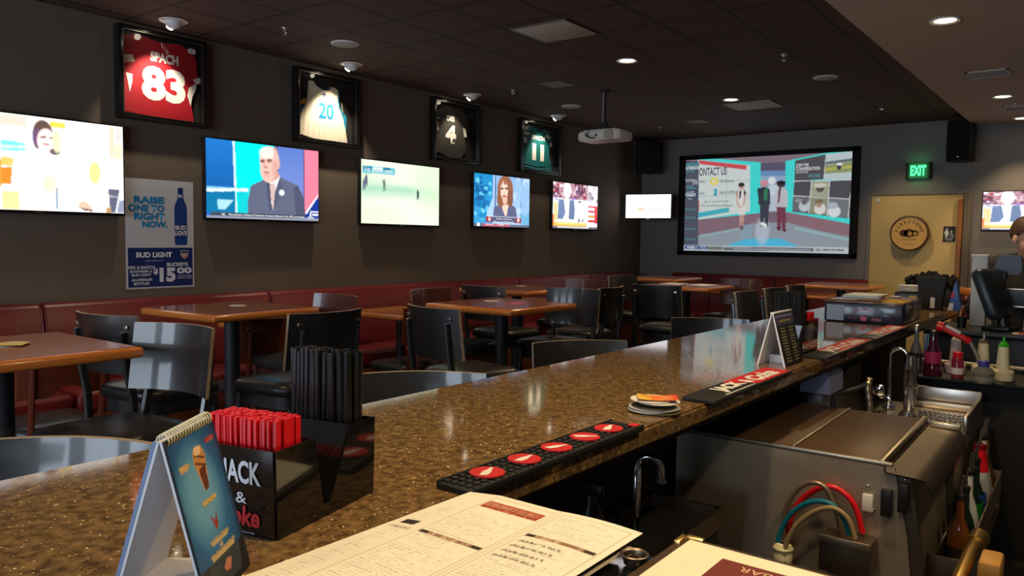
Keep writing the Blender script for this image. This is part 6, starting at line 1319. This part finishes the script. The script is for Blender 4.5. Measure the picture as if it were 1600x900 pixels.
# bucket, steel shelf, green bottle at the right edge
t = thing('storage_bucket', 'white bucket with printed oval and blue square on the floor', 'bucket', (-.125, 4.70, FZ))
MB().lathe([(0, 0), (.140, 0), (.148, .01), (.160, .38), (.168, .385), (.168, .405), (.15, .405), (.145, .39), (.13, .02), (0, .015)], n=40).build('pail', mat('bucket_white', L3(190, 192, 196), .5), t)
def cyl_print(a, z, r): return Vector((r*math.cos(a), r*math.sin(a), z))
b = MB(); ac = math.radians(232); b.tube([cyl_print(ac+.20*math.cos(q_), .24+.030*math.sin(q_), .158) for q_ in np.linspace(0, 2*PI, 25)[:-1]], .002, 5, closed=True); b.build('printed_oval', M['navy'], t)
b = MB(); b.grid([[cyl_print(ac+.05+.16*i/5, z, .1545+.002) for i in range(6)] for z in (.10, .155)]); b.build('printed_square', M['lblb'], t, tag='flat')
b = MB(); b.grid([[cyl_print(ac+.02+.26*i/5, z, .1535+.001) for i in range(6)] for z in (.066, .078)]); b.build('printed_line', M['navy'], t, tag='flat')
t = thing('steel_shelf', 'brushed steel shelf above the white bucket at the right edge', 'shelf', (-.14, 4.72, FZ))
MB().box((0, 0, .535), (.30, .36, .09), .006).build('shelf_front', M['steel'], t)
for sx in (-.15, .15):
    MB().tube([(sx, .17, 0), (sx, .17, .5)], .012, 8).build('leg', M['steel'], t); MB().tube([(sx, -.178, 0), (sx, -.178, .5)], .006, 8).build('leg', M['steel'], t)
t = bottle((-.235, 4.62, FZ+.582), wine(.038, .27), M['dkg'], M['lblg'], 'dark green glass bottle standing on the steel shelf at the right edge', M['lblw'], (.03, .08))
bottle((-.15, 4.75, FZ+.582), wine(.038, .27), M['clearb'], M['black'], 'clear bottle behind the dark green one on the steel shelf', M['lblw'], (.05, .12))

# ------------------------------------------------------------------ service station, till, printer, screen
t = thing('service_station', 'dark service counter behind the bar holding the till', 'counter', (-.36, 5.12, FZ))
MB().box((0, .02, .46), (.72, .46, .92), .01).build('cabinet', mat('station_blue_black', L3(52, 56, 66), .45), t); MB().box((0, 0, .935), (.76, .54, .03), .006).build('worktop', M['black'], t)
STZ = FZ+.9505
t = thing('till_screen', 'black point of sale screen seen edge on, leaning left', 'till', (-.42, 5.08, STZ), math.radians(-14))
R_ = Euler((0, math.radians(-21), 0)).to_matrix().to_4x4()
b = MB(); b.box((-.015, 0, .200), (.075, .26, .29), .030, seg=3, rot=(0, math.radians(-21), 0)); b.build('housing', mat('till_black', L3(42, 48, 50), .35), t, ang=60)
b = MB(); b.box((.022, 0, .186), (.006, .21, .22), .002, rot=(0, math.radians(-21), 0)); b.build('display', mat('till_display', L3(96, 78, 64), .2), t)
b = MB(); b.box((.03, 0, .012), (.14, .17, .024), .008); b.build('foot', M['black'], t); MB().tube([(.05, 0, .02), (.02, 0, .15)], [.035, .028], 12).build('neck', M['black'], t); MB().ball((.035, -.10, .10), .016, n=12).build('hinge', M['chrome'], t)
t = thing('receipt_printer', 'grey receipt printer with a bright slot right of the till', 'printer', (-.20, 5.04, STZ))
MB().box((0, 0, .035), (.16, .18, .07), .01).build('body', M['grey'], t); MB().box((0, -.092, .028), (.15, .006, .012), .002).build('slot_bar', M['chrome'], t)
o = MB().box((0, 0, .002), (.14, .09, .004)).build('paper_slips', mat('paper_slips', L3(206, 170, 150), .6)); o.location = (-.25, 4.895, STZ+.0005); tag(o, 'loose paper slips in front of the receipt printer', 'paper')
o = MB().box((0, 0, .002), (.10, .06, .004)).build('red_card', M['redprint']); o.location = (-.24, 4.89, STZ+.005); tag(o, 'red card on the paper slips by the till', 'card')
t = thing('glass_rack', 'steel framed rack behind the till with bright reflections', 'rack', (-.32, 5.33, STZ))
for z in (.12, .22): MB().box((0, 0, z), (.26, .10, .012), .003).build('tier', M['steel'], t)
MB().box((0, -.05, .17), (.25, .004, .085)).build('front_glass', mat('smoked_panel', L3(70, 76, 80), .08, coat=.5), t)
for sx in (-.125, .125):
    for sy in (-.04, .04): MB().tube([(sx, sy, 0), (sx, sy, .228)], .007, 8).build('leg', M['steel'], t)
t = thing('paper_roll_box', 'tall cream carton with white lid behind the till', 'carton', (-.478, 5.245, STZ)); t.location = (-.520, 5.265, STZ)
MB().box((0, 0, .20), (.078, .08, .40), .004).build('body', mat('carton_white', L3(226, 214, 196), .6), t); MB().box((0, 0, .408), (.088, .09, .016), .003).build('lid', M['white'], t)
t = thing('order_display', 'grey hooded display on a post in front of the bartender', 'display', (-.405, 5.27, STZ+.2285)); t.location = (-.385, 5.33, STZ+.2285)
b = MB(); b.prism([(-.075, .09), (.072, .09), (.062, .185), (-.045, .185)], lambda x, z: Vector((x, -.05, z)), lambda x, z: Vector((x, .05, z))); bmesh.ops.bevel(b.bm, geom=b.bm.edges[:], offset=.006, segments=2, affect='EDGES'); b.build('hood', M['grey'], t)
MB().box((-.028, 0, .045), (.034, .03, .09), .004).build('post', M['grey'], t); MB().box((-.028, 0, .004), (.09, .08, .008), .002).build('foot', M['grey'], t); MB().box((.03, -.03, .082), (.06, .02, .016)).build('led_strip', M['black'], t)
t = thing('tongs', 'small steel tongs standing at the left end of the service counter', 'tongs', (-.58, 5.08, STZ)); MB().lathe([(0, 0), (.022, 0), (.026, .06), (.024, .06), (.02, .004), (0, .004)], n=16).build('cup', M['black'], t)
for s in (-1, 1): MB().tube([(s*.008, 0, .005), (s*.016, 0, .07), (s*.008+.01, .0, .125)], .004, 6).build('arm', M['chrome'], t)

# ------------------------------------------------------------------ bartender
PX, PY = -.318, 5.70
PN = thing('person', 'bartender with short brown hair and black shirt behind the till', 'person', (PX, PY, FZ), math.radians(0))
def V3(x, y, z): return Vector((x, y, z-FZ))
hr = math.radians(42)                      # head turned to the viewer's right
hm = Matrix.Translation(V3(.0, -.02, 1.553)) @ Euler((0, 0, hr)).to_matrix().to_4x4()
def hp_(x, y, z): return hm @ Vector((x, y, z))
b = MB()
hM = Euler((0, 0, hr)).to_matrix().to_4x4()
b.ball(hp_(0, .012, .030), (.074, .094, .086), n=24, M=hM); b.ball(hp_(0, -.018, -.035), (.060, .070, .080), n=24, M=hM); b.ball(hp_(0, -.045, -.088), (.034, .034, .028), n=16, M=hM)
b.ball(hp_(0, -.092, -.020), (.013, .020, .022), n=12, M=hM); b.tube([hp_(0, -.080, .020), hp_(0, -.104, -.026)], [.008, .013], 8)
b.ball(hp_(0, -.070, .022), (.050, .022, .014), n=14, M=hM)
for s in (-1, 1): b.ball(hp_(s*.076, .012, -.012), (.010, .020, .032), n=12, M=hM); b.ball(hp_(s*.034, -.058, -.030), (.024, .024, .022), n=12, M=hM)
b.ball(hp_(0, -.082, -.062), (.024, .010, .007), n=12, M=hM); b.ball(hp_(0, -.078, -.074), (.020, .011, .007), n=12, M=hM)
b.tube([V3(0, .01, 1.50), V3(0, .015, 1.43), V3(0, .02, 1.36)], [.056, .056, .075], 16)
b.tube([V3(0, .02, 1.38), V3(0, .02, 1.25), V3(0, .02, 1.08), V3(0, .02, .95)], [.10, .145, .135, .15], 18, flat=.7)
arms = {-1: [V3(-.175, .02, 1.345), V3(-.26, -.03, 1.10), V3(-.10, -.16, 1.165)], 1: [V3(.175, .02, 1.345), V3(.245, .0, 1.08), V3(.16, -.16, 1.14)]}
for s, A_ in arms.items():
    b.tube([V3(s*.05, .02, 1.375), A_[0]], [.06, .062], 12); b.tube([A_[0], A_[0]*.5+A_[1]*.5, A_[1], A_[1]*.5+A_[2]*.5, A_[2]], [.056, .050, .042, .040, .028], 12)
    d = (A_[2]-A_[1]).normalized(); up_ = Vector((0, 0, 1)); sd_ = d.cross(up_).normalized()
    pc = A_[2]+d*.045; b.ball(tuple(pc), (.030, .040, .018), n=12, M=Matrix.Rotation(math.atan2(-d.x, d.y), 4, 'Z'))
    for k, (o_, ln) in enumerate([(-.026, .06), (-.009, .07), (.009, .066), (.026, .052)]):
        q0_ = pc+d*.03+sd_*o_; b.tube([q0_, q0_+d*ln*.5+up_*.004, q0_+d*ln-up_*.012], [.0095, .009, .0075], 8)
    q0_ = pc-d*.01-sd_*s*.03; b.tube([q0_, q0_-sd_*s*.028+d*.02, q0_-sd_*s*.034+d*.05], [.011, .010, .008], 8)
for s in (-1, 1): b.tube([V3(s*.08, .02, .97), V3(s*.09, .02, .52), V3(s*.09, .03, .14)], [.09, .062, .042], 14); b.tube([V3(s*.09, .05, .115), V3(s*.095, -.14, .10)], [.042, .034], 10)
body = b.build('body', M['skin'], PN)
md = body.modifiers.new('r', 'REMESH'); md.mode = 'VOXEL'; md.voxel_size = .0065; md.use_smooth_shade = True
sm = body.modifiers.new('s', 'SMOOTH'); sm.factor = .5; sm.iterations = 4
dg = bpy.context.evaluated_depsgraph_get(); dg.update(); me = bpy.data.meshes.new_from_object(body.evaluated_get(dg)); body.modifiers.clear(); body.data = me
b = MB(); b.tube([V3(0, .02, 1.41), V3(0, .02, 1.385), V3(0, .02, 1.25), V3(0, .02, 1.08), V3(0, .02, .90)], [.07, .125, .162, .150, .165], 20, flat=.72)
for s, A_ in arms.items():
    b.tube([V3(s*.03, .02, 1.39), A_[0]+Vector((0, 0, .012))], [.075, .078], 14); b.ball(tuple(A_[0]), .074, n=14); b.tube([A_[0], A_[0]*.5+A_[1]*.5, A_[1], A_[1]*.72+A_[2]*.28], [.072, .066, .056, .052], 14); b.ball(tuple(A_[1]), .056, n=12)
sh_ = b.build('shirt', M['shirt'], PN); md = sh_.modifiers.new('r', 'REMESH'); md.mode = 'VOXEL'; md.voxel_size = .010; md.use_smooth_shade = True; sm = sh_.modifiers.new('s', 'SMOOTH'); sm.iterations = 6
dg = bpy.context.evaluated_depsgraph_get(); dg.update(); me = bpy.data.meshes.new_from_object(sh_.evaluated_get(dg)); sh_.modifiers.clear(); sh_.data = me
b = MB()
for s in (-1, 1): b.tube([V3(s*.075, .02, .98), V3(s*.09, .02, .52), V3(s*.09, .03, .13)], [.10, .075, .062], 14)
b.tube([V3(0, .02, 1.0), V3(0, .02, .88)], [.158, .165], 18, flat=.75); b.build('trousers', M['blackm'], PN)
for s in (-1, 1): MB().tube([V3(s*.09, .07, .125), V3(s*.09, .03, .125), V3(s*.094, -.10, .115), V3(s*.096, -.17, .105)], [.03, .052, .046, .028], 12).build('shoe', M['black'], PN)
# hair cap: short sides, fuller top
b = MB(); U_, V_ = 36, 12; P_ = []
for j in range(V_+1):
    row = []
    for i in range(U_):
        a = 2*PI*i/U_; front = max(0, -math.sin(a)); lim = (1.52+.55*(1-front)-.30*front*0-.45*front); lim = 1.98-.86*front**1.5
        ph = lim*j/V_; r_ = 1.06+.05*math.cos(ph)+.02*math.sin(7*a+j)
        row.append(hp_(.076*r_*math.sin(ph)*math.cos(a), .014+.096*r_*math.sin(ph)*math.sin(a), .032+.090*r_*math.cos(ph)))
    row.append(row[0]); P_.append(row)
b.grid(P_); bmesh.ops.remove_doubles(b.bm, verts=b.bm.verts[:], dist=1e-5); b.build('hair', M['hair'], PN, ang=80)
for s in (-1, 1):
    MB().ball(hp_(s*.030, -.0790, .004), (.010, .006, .0055), n=10, M=hM).build('eye', mat('eye_dark', (.05, .035, .03), .2), PN)
    MB().tube([hp_(s*.014, -.090, .021), hp_(s*.032, -.088, .026), hp_(s*.048, -.076, .020)], [.003, .0035, .002], 6).build('eyebrow', M['hair'], PN)
MB().tube([hp_(-.022, -.084, -.069), hp_(0, -.095, -.067), hp_(.022, -.084, -.069)], [.002, .0045, .002], 6).build('lips', mat('lip_pink', L3(176, 96, 88), .5), PN)
